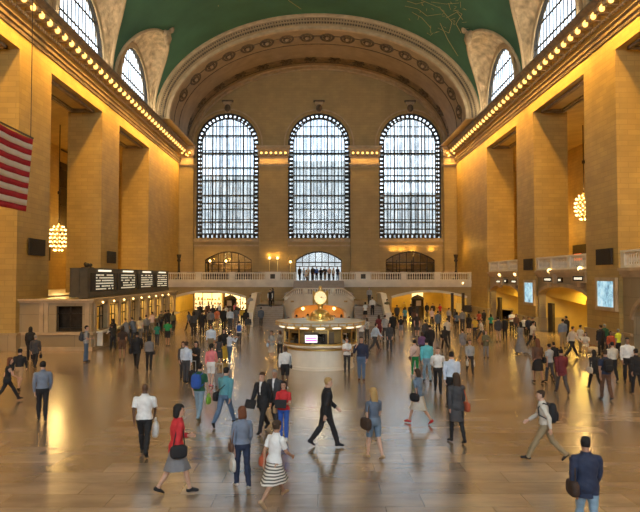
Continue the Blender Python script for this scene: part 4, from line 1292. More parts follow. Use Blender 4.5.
# balcony lamps by the rail, right
for k, (px, py) in enumerate(((473.5, 278.5), (463, 283), (481, 266))):
    p = at(px, py, YB-.4)
    m = MB(); m.smooth = True; m.ball((0, 0, 0), .09, 8, 6); m.bar((0, 0, -.1), (0, .35, -.1), .05)
    tag(m.build('rail_lamp', M['globe'], None, p), ('tiny lit lamp at the right end of the balcony rail', 'tiny lit lamp under the right end of the balcony', 'tiny lit lamp above the right end of the balcony')[k], 'lamp')
# bar tables on the balcony
for k, (x, nm) in enumerate(((-16.0, 'leftmost'), (-13.4, 'left of the middle of the left bar front'), (-10.8, 'right of the middle of the left bar front'), (-7.6, 'beside the left pilaster'), (9.5, 'left of the middle of the right bar front'), (12.2, 'at the middle of the right bar front'), (14.9, 'near the right torch lamp'))):
    r = empty('bar_table', (x, 77.6, 4.05)); tag(r, 'small dark table on the balcony, ' + nm, 'table', 'bar tables on the balcony')
    m = MB(); m.lathe([(0, 1.02), (.5, 1.02), (.5, 1.08), (0, 1.08)], seg=14); m.build('tabletop', M['bronze'], r)
    m = MB(); m.lathe([(.3, 0), (.3, .04), (.05, .08), (.05, 1.02)], seg=10); m.build('leg', M['bronze'], r)
# ================================================================== PEOPLE
COL = dict(white=(.78,.78,.76), offwhite=(.62,.58,.50), cream=(.62,.52,.40), black=(.015,.015,.017), navy=(.020,.030,.065), dark=(.035,.030,.030), charcoal=(.055,.055,.06),
           grey=(.20,.20,.21), lightgrey=(.38,.38,.38), greyblue=(.17,.21,.28), lightblue=(.42,.55,.74), paleblue=(.58,.68,.82), blue=(.03,.10,.42), denim=(.09,.15,.25), lightdenim=(.22,.33,.42),
           teal=(.10,.30,.35), turquoise=(.12,.52,.60), red=(.55,.03,.035), darkred=(.14,.02,.025), pink=(.75,.22,.24), palepink=(.70,.52,.46), orange=(.60,.18,.08), rust=(.40,.08,.03),
           green=(.02,.28,.09), teal_green=(.02,.22,.15), darkgreen=(.02,.10,.05), lime=(.25,.55,.06), yellow=(.65,.42,.05), hivis=(.72,.80,.05), khaki=(.30,.23,.13), tan=(.45,.30,.16), brown=(.12,.06,.035),
           darkbrown=(.05,.028,.018), olive=(.14,.13,.07), purple=(.15,.08,.20), slate=(.11,.14,.19), steel=(.14,.20,.27),
           blackhair=(.012,.010,.009), brownhair=(.05,.028,.015), auburn=(.14,.05,.02), blond=(.42,.27,.10), greyhair=(.25,.24,.23),
           fair=(.60,.36,.25), medium=(.42,.23,.14), darkskin=(.11,.055,.03), bald=(.11,.055,.03))
CM_ = {}
def cloth(c, stripes=False):
    k = (c, stripes)
    if k not in CM_:
        if stripes:
            m = mat('striped_cloth', COL['white'], .85)
            L = m.node_tree.links; t = N(m, 'ShaderNodeTexCoord'); w = N(m, 'ShaderNodeTexWave'); w.bands_direction = 'Z'; w.inputs['Scale'].default_value = 5.2
            r_ = N(m, 'ShaderNodeValToRGB'); r_.color_ramp.elements[0].position = .42; r_.color_ramp.elements[0].color = (.10,.09,.08,1); r_.color_ramp.elements[1].position = .5; r_.color_ramp.elements[1].color = (.72,.68,.60,1)
            L.new(t.outputs['Object'], w.inputs['Vector']); L.new(w.outputs['Fac'], r_.inputs['Fac']); L.new(r_.outputs['Color'], m.node_tree.nodes['Principled BSDF'].inputs['Base Color'])
            CM_[k] = m
        elif c == 'floral':
            m = noisy('floral_cloth', (.4, .4, .38), .9, 22, .85); CM_[k] = m
        else:
            CM_[k] = noisy('cloth_' + c, COL[c], .10, 9, .42 if 'skin' in c or c in ('fair', 'medium', 'bald') else .82, bump=.15, bscale=14)
    return CM_[k]
COL['floral'] = (.4, .4, .38)
M_eye = mat('eye_dark', (.02, .015, .01), .2); M_lip = mat('lip', (.35, .10, .09), .5)

# pose: legs (hip, knee, foot pitch) left/right; arms (flex, abduct, elbow, inward) left/right; lean; head yaw, head pitch
POSES = {
 'stand':  dict(L=(3, 3, 0), Rr=(-4, 4, 0), aL=(2, 8, 12, 5), aR=(0, 8, 14, 5), lean=0),
 'stand2': dict(L=(8, 12, 0), Rr=(-3, 0, 0), aL=(5, 8, 10, 5), aR=(18, 10, 95, 35), lean=0),
 'walk':   dict(L=(24, 6, 6), Rr=(-17, 24, -28), aL=(-18, 7, 14, 3), aR=(20, 7, 24, 8), lean=4),
 'walk2':  dict(L=(-16, 22, -26), Rr=(22, 6, 6), aL=(22, 7, 26, 8), aR=(-16, 7, 12, 3), lean=4),
 'stride': dict(L=(30, 4, 12), Rr=(-24, 22, -38), aL=(-24, 8, 18, 3), aR=(24, 8, 34, 8), lean=7),
 'stride2':dict(L=(-24, 20, -38), Rr=(30, 4, 12), aL=(24, 8, 34, 8), aR=(-22, 8, 18, 3), lean=7),
 'step':   dict(L=(12, 6, 0), Rr=(-9, 16, -14), aL=(-8, 8, 14, 5), aR=(10, 8, 18, 8), lean=2),
 'hold':   dict(L=(4, 4, 0), Rr=(-3, 3, 0), aL=(12, 10, 80, 38), aR=(14, 10, 84, 38), lean=0),
 'holdwalk': dict(L=(-14, 20, -22), Rr=(20, 6, 6), aL=(10, 10, 82, 35), aR=(-10, 8, 18, 4), lean=3),
 'phone':  dict(L=(4, 3, 0), Rr=(-3, 3, 0), aL=(2, 8, 12, 5), aR=(30, 16, 128, 20), lean=0),
 'photo':  dict(L=(4, 3, 0), Rr=(-4, 3, 0), aL=(60, 8, 75, 22), aR=(60, 8, 75, 22), lean=0),
 'reach':  dict(L=(10, 5, 0), Rr=(-10, 5, -4), aL=(48, 8, 30, 12), aR=(46, 8, 34, 12), lean=16),
 'behind': dict(L=(20, 5, 4), Rr=(-15, 20, -22), aL=(-24, 12, 28, 52), aR=(-24, 12, 28, 52), lean=2),
 'folded': dict(L=(4, 3, 0), Rr=(-4, 3, 0), aL=(20, 8, 98, 62), aR=(14, 8, 92, 60), lean=0),
 'bend':   dict(L=(12, 10, 0), Rr=(-10, 6, -4), aL=(34, 8, 40, 10), aR=(44, 8, 40, 10), lean=30),
 'sit':    dict(L=(78, 50, 0), Rr=(84, 70, 0), aL=(35, 10, 50, 25), aR=(35, 10, 50, 25), lean=12),
}
BODY = {}
def ring_loft(mb, rings, seg=14):
    """rings: (center, ax, ay) vectors"""
    vs = []; fs = []; n = len(rings)
    for c, ax, ay in rings:
        for k in range(seg):
            a = 2*PI*k/seg; vs.append(Vector(c) + Vector(ax)*math.cos(a) + Vector(ay)*math.sin(a))
    for i in range(n-1):
        for k in range(seg):
            k2 = (k+1) % seg; fs.append((i*seg+k, i*seg+k2, (i+1)*seg+k2, (i+1)*seg+k))
    fs.append(tuple(range(seg))[::-1]); fs.append(tuple(range((n-1)*seg, n*seg)))
    mb.add(vs, fs)
def limb(mb, pts, rs, seg=10):
    mb.tube(pts, rs, seg)
    for p, r_ in zip(pts, rs): mb.ball(p, r_, 8, 6)
def rx(v, deg):
    a = R(deg); return Vector((v.x, v.y*math.cos(a) - v.z*math.sin(a), v.y*math.sin(a) + v.z*math.cos(a)))
def make_body(pose, sex, vox, face, yaw=0, bulk=1.0):
    P_ = POSES[pose]; mb = MB()
    w = sex == 'f'
    hz = .93
    J = {}
    bones = []
    hw_ = .088 if not w else .092
    def legp(side, hip, knee, foot):
        h = Vector((side*hw_, 0, 0)); k = h + Vector((side*.005, math.sin(R(hip)), -math.cos(R(hip)))) * .43
        a = k + Vector((0, math.sin(R(hip-knee)), -math.cos(R(hip-knee)))) * .415
        fd = Vector((side*.12, math.cos(R(foot)), math.sin(R(foot)))).normalized()
        up = Vector((0, -math.sin(R(foot)), math.cos(R(foot))))
        heel = a - fd*.055 - up*.055; toe = a + fd*.165 - up*.062
        return h, k, a, heel, toe, fd, up
    legs = {s: legp(s, *P_['L' if s < 0 else 'Rr']) for s in (-1, 1)}
    low = min(min(l[3].z, l[4].z) for l in legs.values()) - .025
    z0 = -low
    root = Vector((0, 0, z0))
    lean = P_['lean']
    def tz(x, y, z):                     # torso point, z measured from the hip
        return root + rx(Vector((x, y, z)), -lean)
    prof = [(-.09, .12, .085), (-.03, .160, .115), (.04, .162 if not w else .170, .115), (.14, .140 if not w else .118, .098 if not w else .085), (.26, .150 if not w else .128, .108 if not w else .10), (.37, .172 if not w else .145, .115 if not w else .112),
            (.45, .172 if not w else .145, .098), (.50, .125 if not w else .105, .08), (.54, .066, .062), (.60, .056, .058), (.66, .052, .056)]
    ring_loft(mb, [(tz(0, 0, z), Vector((a*bulk, 0, 0)), rx(Vector((0, b*(bulk*1.05), 0)), -lean)) for z, a, b in prof], 16)
    hc = tz(0, .012, .60)               # head pivot
    HM = Matrix.Translation(hc) @ Matrix.Rotation(R(-lean*.3), 4, 'X') @ Matrix.Rotation(R(yaw), 4, 'Z')
    hp = [(.005, .030, .034, .042), (.025, .048, .056, .030), (.055, .060, .078, .018), (.09, .068, .092, .010), (.13, .074, .097, .0), (.17, .072, .094, -.004), (.205, .058, .076, -.006), (.228, .030, .040, -.006)]
    ring_loft(mb, [(HM @ Vector((0, yo, z)), HM.to_3x3() @ Vector((a, 0, 0)), HM.to_3x3() @ Vector((0, b, 0))) for z, a, b, yo in hp], 16)
    if vox < .025:
        mb.tube([HM @ Vector((0, .092, .125)), HM @ Vector((0, .108, .10)), HM @ Vector((0, .116, .085))], [.009, .012, .014], 6)
        mb.ball(HM @ Vector((0, .110, .085)), .015, 6, 5)
        for s in (-1, 1):
            mb.ball(HM @ Vector((s*.075, -.005, .10)), .022, 6, 5, (.45, .8, 1.3)); mb.ball(HM @ Vector((s*.028, .085, .135)), .018, 6, 4, (1.3, .6, .5))
        mb.ball(HM @ Vector((0, .094, .052)), .017, 6, 4, (1.3, .6, .5)); mb.ball(HM @ Vector((0, .082, .022)), .022, 6, 4)
    tr = 1.0 if not w else .95
    for s in (-1, 1):
        h, k, a, heel, toe, fd, up = [v + root if i < 5 else v for i, v in enumerate(legs[s])]
        m1 = h.lerp(k, .35); m2 = k.lerp(a, .3)
        limb(mb, [h + Vector((0, 0, .02)), m1, k], [.092*tr*bulk, .080*tr*bulk, .055*tr]); limb(mb, [k, m2, a.lerp(k, .15), a], [.054*tr, .057*tr, .038*tr, .036*tr])
        sd = up.cross(fd) * 1.0
        ring_loft(mb, [(heel + up*.03 - fd*.01, sd*.02, up*.025), (heel + up*.03 + fd*.02, sd*.034, up*.036), (a + fd*.02 - up*.02, sd*.036, up*.042), (a + fd*.08 - up*.04, sd*.042, up*.026), (toe - fd*.03 + up*.008, sd*.043, up*.019), (toe, sd*.028, up*.014)], 10)
        bones += [('thigh%d' % s, h, k, .092, .055), ('shank%d' % s, k, a, .055, .04), ('foot%d' % s, heel, toe, .035, .03)]
        J['thigh%d' % s] = (h, k, a)
        fl, ab, el, inn = P_['aL' if s < 0 else 'aR']
        sh = tz(s*(.190 if not w else .163)*max(1, bulk*.97), 0, .455)
        ud = rx(Vector((s*math.sin(R(ab)), math.sin(R(fl))*math.cos(R(ab)), -math.cos(R(fl))*math.cos(R(ab)))), -lean*.4)
        e = sh + ud*.285
        fa = fl + el if pose != 'behind' else fl - 10
        d2 = Vector((0, math.sin(R(fa)), -math.cos(R(fa))))
        d2 = (d2*math.cos(R(inn)) + Vector((-s*math.sin(R(inn)), 0, 0))).normalized()
        if pose == 'behind': d2 = Vector((-s*.62, -.42, -.55)).normalized()
        wr = e + d2*.25
        limb(mb, [tz(s*.10, 0, .46), sh], [.05*tr, .058*tr], 8)
        limb(mb, [sh, sh.lerp(e, .45), e], [.058*tr, .047*tr*bulk, .040*tr]); limb(mb, [e, e.lerp(wr, .3), wr], [.039*tr, .037*tr, .025*tr])
        # hand: palm, four unequal curled fingers, thumb from the side of the palm
        hd = d2; side_ = (hd.cross(Vector((s, 0, 0)))).normalized()
        if side_.length < .5: side_ = Vector((0, 1, 0))
        nrm = hd.cross(side_).normalized()      # palm normal
        if nrm.dot(Vector((-s, 0, 0))) < 0: nrm = -nrm
        if side_.y < 0 and abs(hd.z) > .5: side_ = -side_
        pc = wr + hd*.085
        ring_loft(mb, [(wr - hd*.01, side_*.026, nrm*.020), (wr + hd*.03, side_*.038, nrm*.019), (wr + hd*.07, side_*.043, nrm*.017), (pc, side_*.041, nrm*.013)], 10)
        fr = .0095 if vox < .015 else .014
        curl = 1.0
        for q, L_ in enumerate((.072, .080, .076, .058)):
            b0 = pc + side_*(.030 - q*.020) - hd*.012
            c1 = b0 + hd*(L_*.5) + nrm*.008*curl; c2 = c1 + hd*(L_*.33) + nrm*.018*curl; c3 = c2 + hd*(L_*.16) + nrm*.022*curl
            if vox < .015: mb.tube([b0, c1, c2, c3], [fr, fr, fr*.9, fr*.8], 6)
            elif q in (0, 2): mb.tube([b0, c1, c2, c3], [fr*1.3]*4, 6)
        t0 = wr + hd*.03 + side_*.030; mb.tube([t0, t0 + hd*.03 + side_*.025 + nrm*.006, t0 + hd*.06 + side_*.034 + nrm*.016], [fr*1.25, fr*1.1, fr*.9], 6)
        bones += [('upper%d' % s, sh, e, .055, .04), ('fore%d' % s, e, wr, .04, .025), ('hand%d' % s, wr, wr + hd*.17, .03, .03)]
        J['wrist%d' % s] = wr; J['hand%d' % s] = wr + hd*.10; J['shoulder%d' % s] = sh
    bones += [('hips', tz(0, 0, -.05), tz(0, 0, .08), .15, .14), ('chest', tz(0, 0, .08), tz(0, 0, .47), .12, .14), ('neck', tz(0, 0, .52), tz(0, .01, .58), .05, .05), ('head', HM @ Vector((0, 0, .05)), HM @ Vector((0, 0, .17)), .085, .08)]
    J['HM'] = HM; J['root'] = root; J['lean'] = lean
    # one continuous skin
    me = mb.mesh('tmp', M['white'])
    o = bpy.data.objects.new('tmp', me); C.objects.link(o)
    md = o.modifiers.new('r', 'REMESH'); md.mode = 'VOXEL'; md.voxel_size = vox
    sm = o.modifiers.new('s', 'SMOOTH'); sm.factor = .5; sm.iterations = 3 if vox > .014 else 2
    dg = bpy.context.evaluated_depsgraph_get(); ev = o.evaluated_get(dg); m2 = ev.to_mesh()
    nv = len(m2.vertices); co = np.empty(nv*3, 'f'); m2.vertices.foreach_get('co', co); co = co.reshape(-1, 3)
    nr = np.empty(nv*3, 'f'); m2.vertices.foreach_get('normal', nr); nr = nr.reshape(-1, 3)
    fc = [tuple(p.vertices) for p in m2.polygons]
    ev.to_mesh_clear(); bpy.data.objects.remove(o); bpy.data.meshes.remove(me)
    D = []; T = []
    for nm, a, b, ra, rb in bones:
        a = np.array(a); b = np.array(b); ab = b-a; t = np.clip(((co-a) @ ab)/(ab @ ab), 0, 1)
        d = np.linalg.norm(co - (a + t[:, None]*ab), axis=1) - (ra + (rb-ra)*t); D.append(d); T.append(t)
    D = np.array(D); T = np.array(T); bi = D.argmin(0); bt = T[bi, np.arange(nv)]
    names = [b[0] for b in bones]
    B = dict(co=co, nr=nr, f=fc, bi=bi, bt=bt, names=names, J=J, vox=vox, w=w, bulk=bulk)
    inv = np.array(HM.inverted()); B['hl'] = co @ inv[:3, :3].T + inv[:3, 3]
    Ri = Matrix.Rotation(R(lean), 3, 'X'); B['tl'] = (co - np.array(root)) @ np.array(Ri).T    # torso-local
    B['bone'] = np.array([names[i].rstrip('-1') if False else names[i] for i in bi])
    return B
def mesh_from(name, co, faces, mats, mi=None):
    me = bpy.data.meshes.new(name); me.from_pydata([tuple(c) for c in co], [], faces)
    for m in mats: me.materials.append(m)
    me.polygons.foreach_set('use_smooth', [True]*len(faces))
    if mi: me.polygons.foreach_set('material_index', mi)
    me.update(); return me
def cover(B, mask, off, name):
    sel = [f for f in B['f'] if all(mask[i] for i in f)]
    if not sel: return None
    used = sorted({i for f in sel for i in f}); mp = {v: k for k, v in enumerate(used)}
    o_ = off[used] if hasattr(off, '__len__') else np.full(len(used), off)
    wv = np.sin(B['co'][used] @ np.array([31., 23., 47.])) * .003 + np.sin(B['co'][used] @ np.array([-17., 41., 19.])) * .003
    co = B['co'][used] + B['nr'][used] * (o_ + wv)[:, None]
    return mesh_from(name, co, [tuple(mp[i] for i in f) for f in sel], [M['white']])
def isb(B, *pre):
    return np.array([any(n.startswith(p) for p in pre) for n in B['bone']])
def skirt_mesh(B, zt, zb, flare, name):
    mb = MB(); mb.smooth = True; J = B['J']; root = J['root']; seg = 26
    rings = []
    n = 9
    for i in range(n+1):
        z = zt + (zb-zt)*i/n; u = i/n
        cs = []
        for s in (-1, 1):
            h, k, a = J['thigh%d' % s]; zz = root.z + z
            if zz > h.z: p = Vector((h.x, 0, zz))
            elif zz > k.z: p = h.lerp(k, (h.z-zz)/max(.05, h.z-k.z))
            else: p = k.lerp(a, min(1, (k.z-zz)/max(.05, k.z-a.z)))
            cs.append(p)
        c = (cs[0]+cs[1])/2
        hwid = abs(cs[1].x-cs[0].x)/2 + .085 + flare*u; hdep = abs(cs[1].y-cs[0].y)/2 + .095 + flare*u*.9
        if z > -.02: hwid, hdep = (.170 if B['w'] else .165)-max(0, z)*.28, .128-max(0, z)*.2
        c = Vector((0, c.y if z < 0 else 0, 0)); ly = math.tan(R(J['lean']))*max(0, z)
        rings.append((c.x, c.y+ly, root.z+z, hwid, hdep, u))
    vs = []
    for (cx, cy, cz, a_, b_, u) in rings:
        for k in range(seg):
            t = 2*PI*k/seg; fo = 1 + .05*u*math.sin(t*7)
            vs.append((cx + a_*fo*math.cos(t), cy + b_*fo*math.sin(t), cz))
    fs = [(i*seg+k, i*seg+(k+1) % seg, (i+1)*seg+(k+1) % seg, (i+1)*seg+k) for i in range(n) for k in range(seg)]
    mb.add(vs, fs)
    return mb.mesh(name, M['white'])
def outfit(B, top, bottom, hair, sname):
    """list of (part name, mesh, colour key)"""
    out = []; z = B['tl'][:, 2]; bt = B['bt']; v = B['vox']
    ex = max(.012, v*.55)
    torso = isb(B, 'hips', 'chest') | (isb(B, 'neck') & (B['hl'][:, 2] < -.045))
    up = isb(B, 'upper'); fo = isb(B, 'fore'); th = isb(B, 'thigh'); sk = isb(B, 'shank'); ft = isb(B, 'foot')
    # trousers / shorts / skirt
    low = (isb(B, 'hips') | th) & (z < .10)
    if bottom in ('trousers', 'leggings'):
        m_ = ((isb(B, 'hips', 'chest') | th) & (z < .11)) | sk | (ft & (B['nr'][:, 2] > .3) & (bt < .25))
        o_ = np.where(sk, ex*1.7 if bottom == 'trousers' else ex*.6, ex*1.0); out.append((bottom, cover(B, m_, o_, bottom), 'b'))
    elif bottom == 'shorts':
        m_ = ((isb(B, 'hips', 'chest') | th) & (z < .11)) & ~(th & (bt > .88)); out.append(('shorts', cover(B, m_, ex*1.6, 'shorts'), 'b'))
    elif bottom == 'skirt': out.append(('skirt', skirt_mesh(B, .13, -.42, .05, 'skirt'), 'b'))
    elif bottom == 'longskirt': out.append(('skirt', skirt_mesh(B, .13, -.78, .14, 'skirt'), 'b'))
    elif bottom == 'dress': out.append(('skirt', skirt_mesh(B, .16, -.44, .04, 'skirt'), 't'))
    elif bottom == 'gown': out.append(('skirt', skirt_mesh(B, .16, -.80, .16, 'skirt'), 't'))
    hem = {'tee': -.02, 'shirt': .03, 'jacket': -.13, 'tank': .0, 'coat': -.12, 'tucked': .07, 'vest': -.05}[top]
    body = (torso & (z > hem)) | (th & (z > hem)) | (isb(B, 'upper') & (bt < .15))
    if top == 'tee': m_ = body | (up & (bt < .72))
    elif top in ('tank', 'vest'): m_ = body & ~(up & (bt > .1))
    else: m_ = body | up | (fo & (bt < .93))
    o_ = {'jacket': ex*2.1, 'coat': ex*2.0, 'vest': ex*2.3}.get(top, ex*1.45)
    if top in ('shirt', 'tee', 'tucked') : o_ = ex*1.5
    out.append(({'tee': 'shirt', 'tank': 'top', 'tucked': 'shirt', 'coat': 'jacket'}.get(top, top), cover(B, m_, o_, top), 't'))
    if top in ('jacket', 'coat'):
        sk2 = skirt_mesh(B, .10, -.17 if top == 'jacket' else -.36, .01, 'jacket_hem'); out.append(('jacket_hem', sk2, 't'))
    if top == 'vest': out.append(('sleeves', cover(B, up | (fo & (bt < .9)) | body, ex*1.2, 'sleeves'), 'w'))
    if top == 'jacket' and not B['w'] and v < .025:
        fr = isb(B, 'chest') & (np.abs(B['tl'][:, 0]) < .012 + .09*np.clip(z-.22, 0, .25)) & (z > .22) & (B['tl'][:, 1] > .03)
        out.append(('shirt_front', cover(B, fr, ex*2.6, 'shirt_front'), 'w'))
    for q in ('-1', '1'):
        shoe = isb(B, 'foot'+q) | (isb(B, 'shank'+q) & (bt > .97)); out.append(('shoe', cover(B, shoe, ex*.8 if v > .02 else .008, 'shoe'), 's'))
    h = B['hl']; hd = isb(B, 'head') | isb(B, 'neck')
    if hair != 'bald':
        hm = isb(B, 'head') & ((h[:, 2] > .165) | ((h[:, 1] < .035) & (h[:, 2] > .135)) | ((h[:, 1] < -.012) & (h[:, 2] > .06)))
        o_ = .012 if hair == 'short' else .020
        cv = cover(B, hm, max(o_, ex*.9), 'hair')
        if hair in ('long', 'bob', 'tail', 'bun'):
            mb = MB(); mb.smooth = True; HM = B['J']['HM']
            if hair in ('long', 'bob'):
                zz = [(.205, .05, .055, -.02), (.17, .085, .085, -.025), (.12, .098, .080, -.035), (.06, .098, .062, -.050), (0, .100, .052, -.060), (-.07, .098, .045, -.070), (-.14, .080, .034, -.080), (-.19, .045, .02, -.085)]
                if hair == 'bob': zz = zz[:5] + [(-.03, .07, .03, -.06)]
                ring_loft(mb, [(HM @ Vector((0, yo, z_)), HM.to_3x3() @ Vector((a, 0, 0)), HM.to_3x3() @ Vector((0, b, 0))) for z_, a, b, yo in zz], 14)
            elif hair == 'bun': mb.ball(HM @ Vector((0, -.10, .17)), .045, 8, 6)
            else: mb.tube([HM @ Vector((0, -.09, .17)), HM @ Vector((0, -.13, .12)), HM @ Vector((0, -.12, .02)), HM @ Vector((0, -.11, -.06))], [.03, .03, .026, .01], 8)
            if cv:
                k = len(cv.vertices); vs = [tuple(q.co) for q in cv.vertices] + mb.v; fs = [tuple(p.vertices) for p in cv.polygons] + [tuple(i+k for i in f) for f in mb.f]
                cv = mesh_from('hair', vs, fs, [M['white']])
        out.append(('hair', cv, 'h'))
    return [q for q in out if q[1] is not None]
def skin_mesh(B, face):
    co = B['co']; fs = list(B['f']); mi = [0]*len(fs)
    # drop nothing: the whole figure stays one surface; eyes and lips are small extra slots
    vs = [tuple(c) for c in co]
    if face:
        HM = B['J']['HM']; mb = MB(); mb.cur = 1
        for s in (-1, 1): mb.ball(HM @ Vector((s*.030, .088, .112)), .0135, 6, 5, (1.2, .7, .7))
        mb.cur = 2; mb.ball(HM @ Vector((0, .101, .052)), .014, 8, 5, (1.6, .6, .45))
        mb.cur = 3
        for s in (-1, 1): mb.ball(HM @ Vector((s*.030, .092, .134)), .012, 6, 4, (1.5, .5, .3))
        k = len(vs); vs += mb.v; fs += [tuple(i+k for i in f) for f in mb.f]; mi += mb.mi
    return mesh_from('body', vs, fs, [M['white'], M_eye, M_lip, M_eye], mi)
CACHE = {}
def parse(look):
    d = look.split('|'); top, tc = d[1].split(':'); bo_, bc = d[2].split(':'); hk, hc = d[3].split(':'); shoe = d[5] if len(d) > 5 else 'black'
    return d[0], top, tc, bo_, bc, hk, hc, d[4], shoe
def person(x, y, rot, pose, look, label, h=None, bags=(), z=0.0, group=None, Y=None, face=None, bulk=1.0, yaw=0):
    p = on_z(x, y, z) if Y is None else Vector((at(x, y, Y).x, Y, z))
    if Y is None and z == 0:
        if p.x < -13.2 and 37.2 < p.y < 61.5: p.x = (-12.55 if pose == 'reach' else -13.2) + .25*((x*7) % 3)/3
        if p.x > 17.4: p.x = 17.4
    dist = p.y
    sex, top, tc_, bot, bc, hk, hc, skin, shoe = parse(look)
    H_ = 1.76 if sex == 'm' else 1.66
    if h: H_ = min(1.93, max(1.52, h * dist / F_PX))
    if dist < 22: vox = .0125
    elif dist < 33: vox = .022
    else: vox = .032
    face = dist < 34 if face is None else face
    kb = (pose, sex, vox, bulk, yaw)
    if kb not in BODY: BODY[kb] = make_body(pose, sex, vox, face, yaw, bulk)
    B = BODY[kb]
    kc = kb + (top, bot, hk, face)
    if kc not in CACHE: CACHE[kc] = (skin_mesh(B, face), outfit(B, top, bot, hk, 'a'))
    sk_me, parts = CACHE[kc]
    S = H_/1.765
    r = empty('person', p, R(rot)); r.scale = (S, S, S)
    tag(r, label, 'person', group or 'people crossing the hall')
    def put(nm, me, mt, par=r, other=None):
        o = bpy.data.objects.new(nm, me); C.objects.link(o); o.parent = par
        o.material_slots[0].link = 'OBJECT'; o.material_slots[0].material = mt
        return o
    put('body', sk_me, cloth(skin))
    for nm, me, ck in parts:
        mt = {'t': cloth(tc_), 'b': cloth(bc) if bc != 'striped' else cloth('white', True), 's': cloth(shoe), 'h': cloth(hc if hc in COL else 'blackhair'), 'w': cloth('white')}[ck]
        put(nm, me, mt)
    MW = Matrix.Translation(p) @ Matrix.Rotation(R(rot), 4, 'Z') @ Matrix.Scale(S, 4)
    for b in bags: make_bag(b, B, MW, rot, label)
    return r
def sbox(mb, c, size, pw=3.5, M3=None, seg=16, rings=10):
    vs = []; fs = []
    def sg(v, e): return math.copysign(abs(v)**e, v)
    e = 2/pw
    for i in range(rings+1):
        t = PI*i/rings
        for k in range(seg):
            a = 2*PI*k/seg
            q = Vector((size[0]/2*sg(math.sin(t), e)*sg(math.cos(a), e), size[1]/2*sg(math.sin(t), e)*sg(math.sin(a), e), size[2]/2*sg(math.cos(t), e)))
            if M3: q = M3 @ q
            vs.append(Vector(c)+q)
    for i in range(rings):
        for k in range(seg): fs.append((i*seg+k, (i+1)*seg+k, (i+1)*seg+(k+1) % seg, i*seg+(k+1) % seg))
    mb.smooth = True; mb.add(vs, fs)
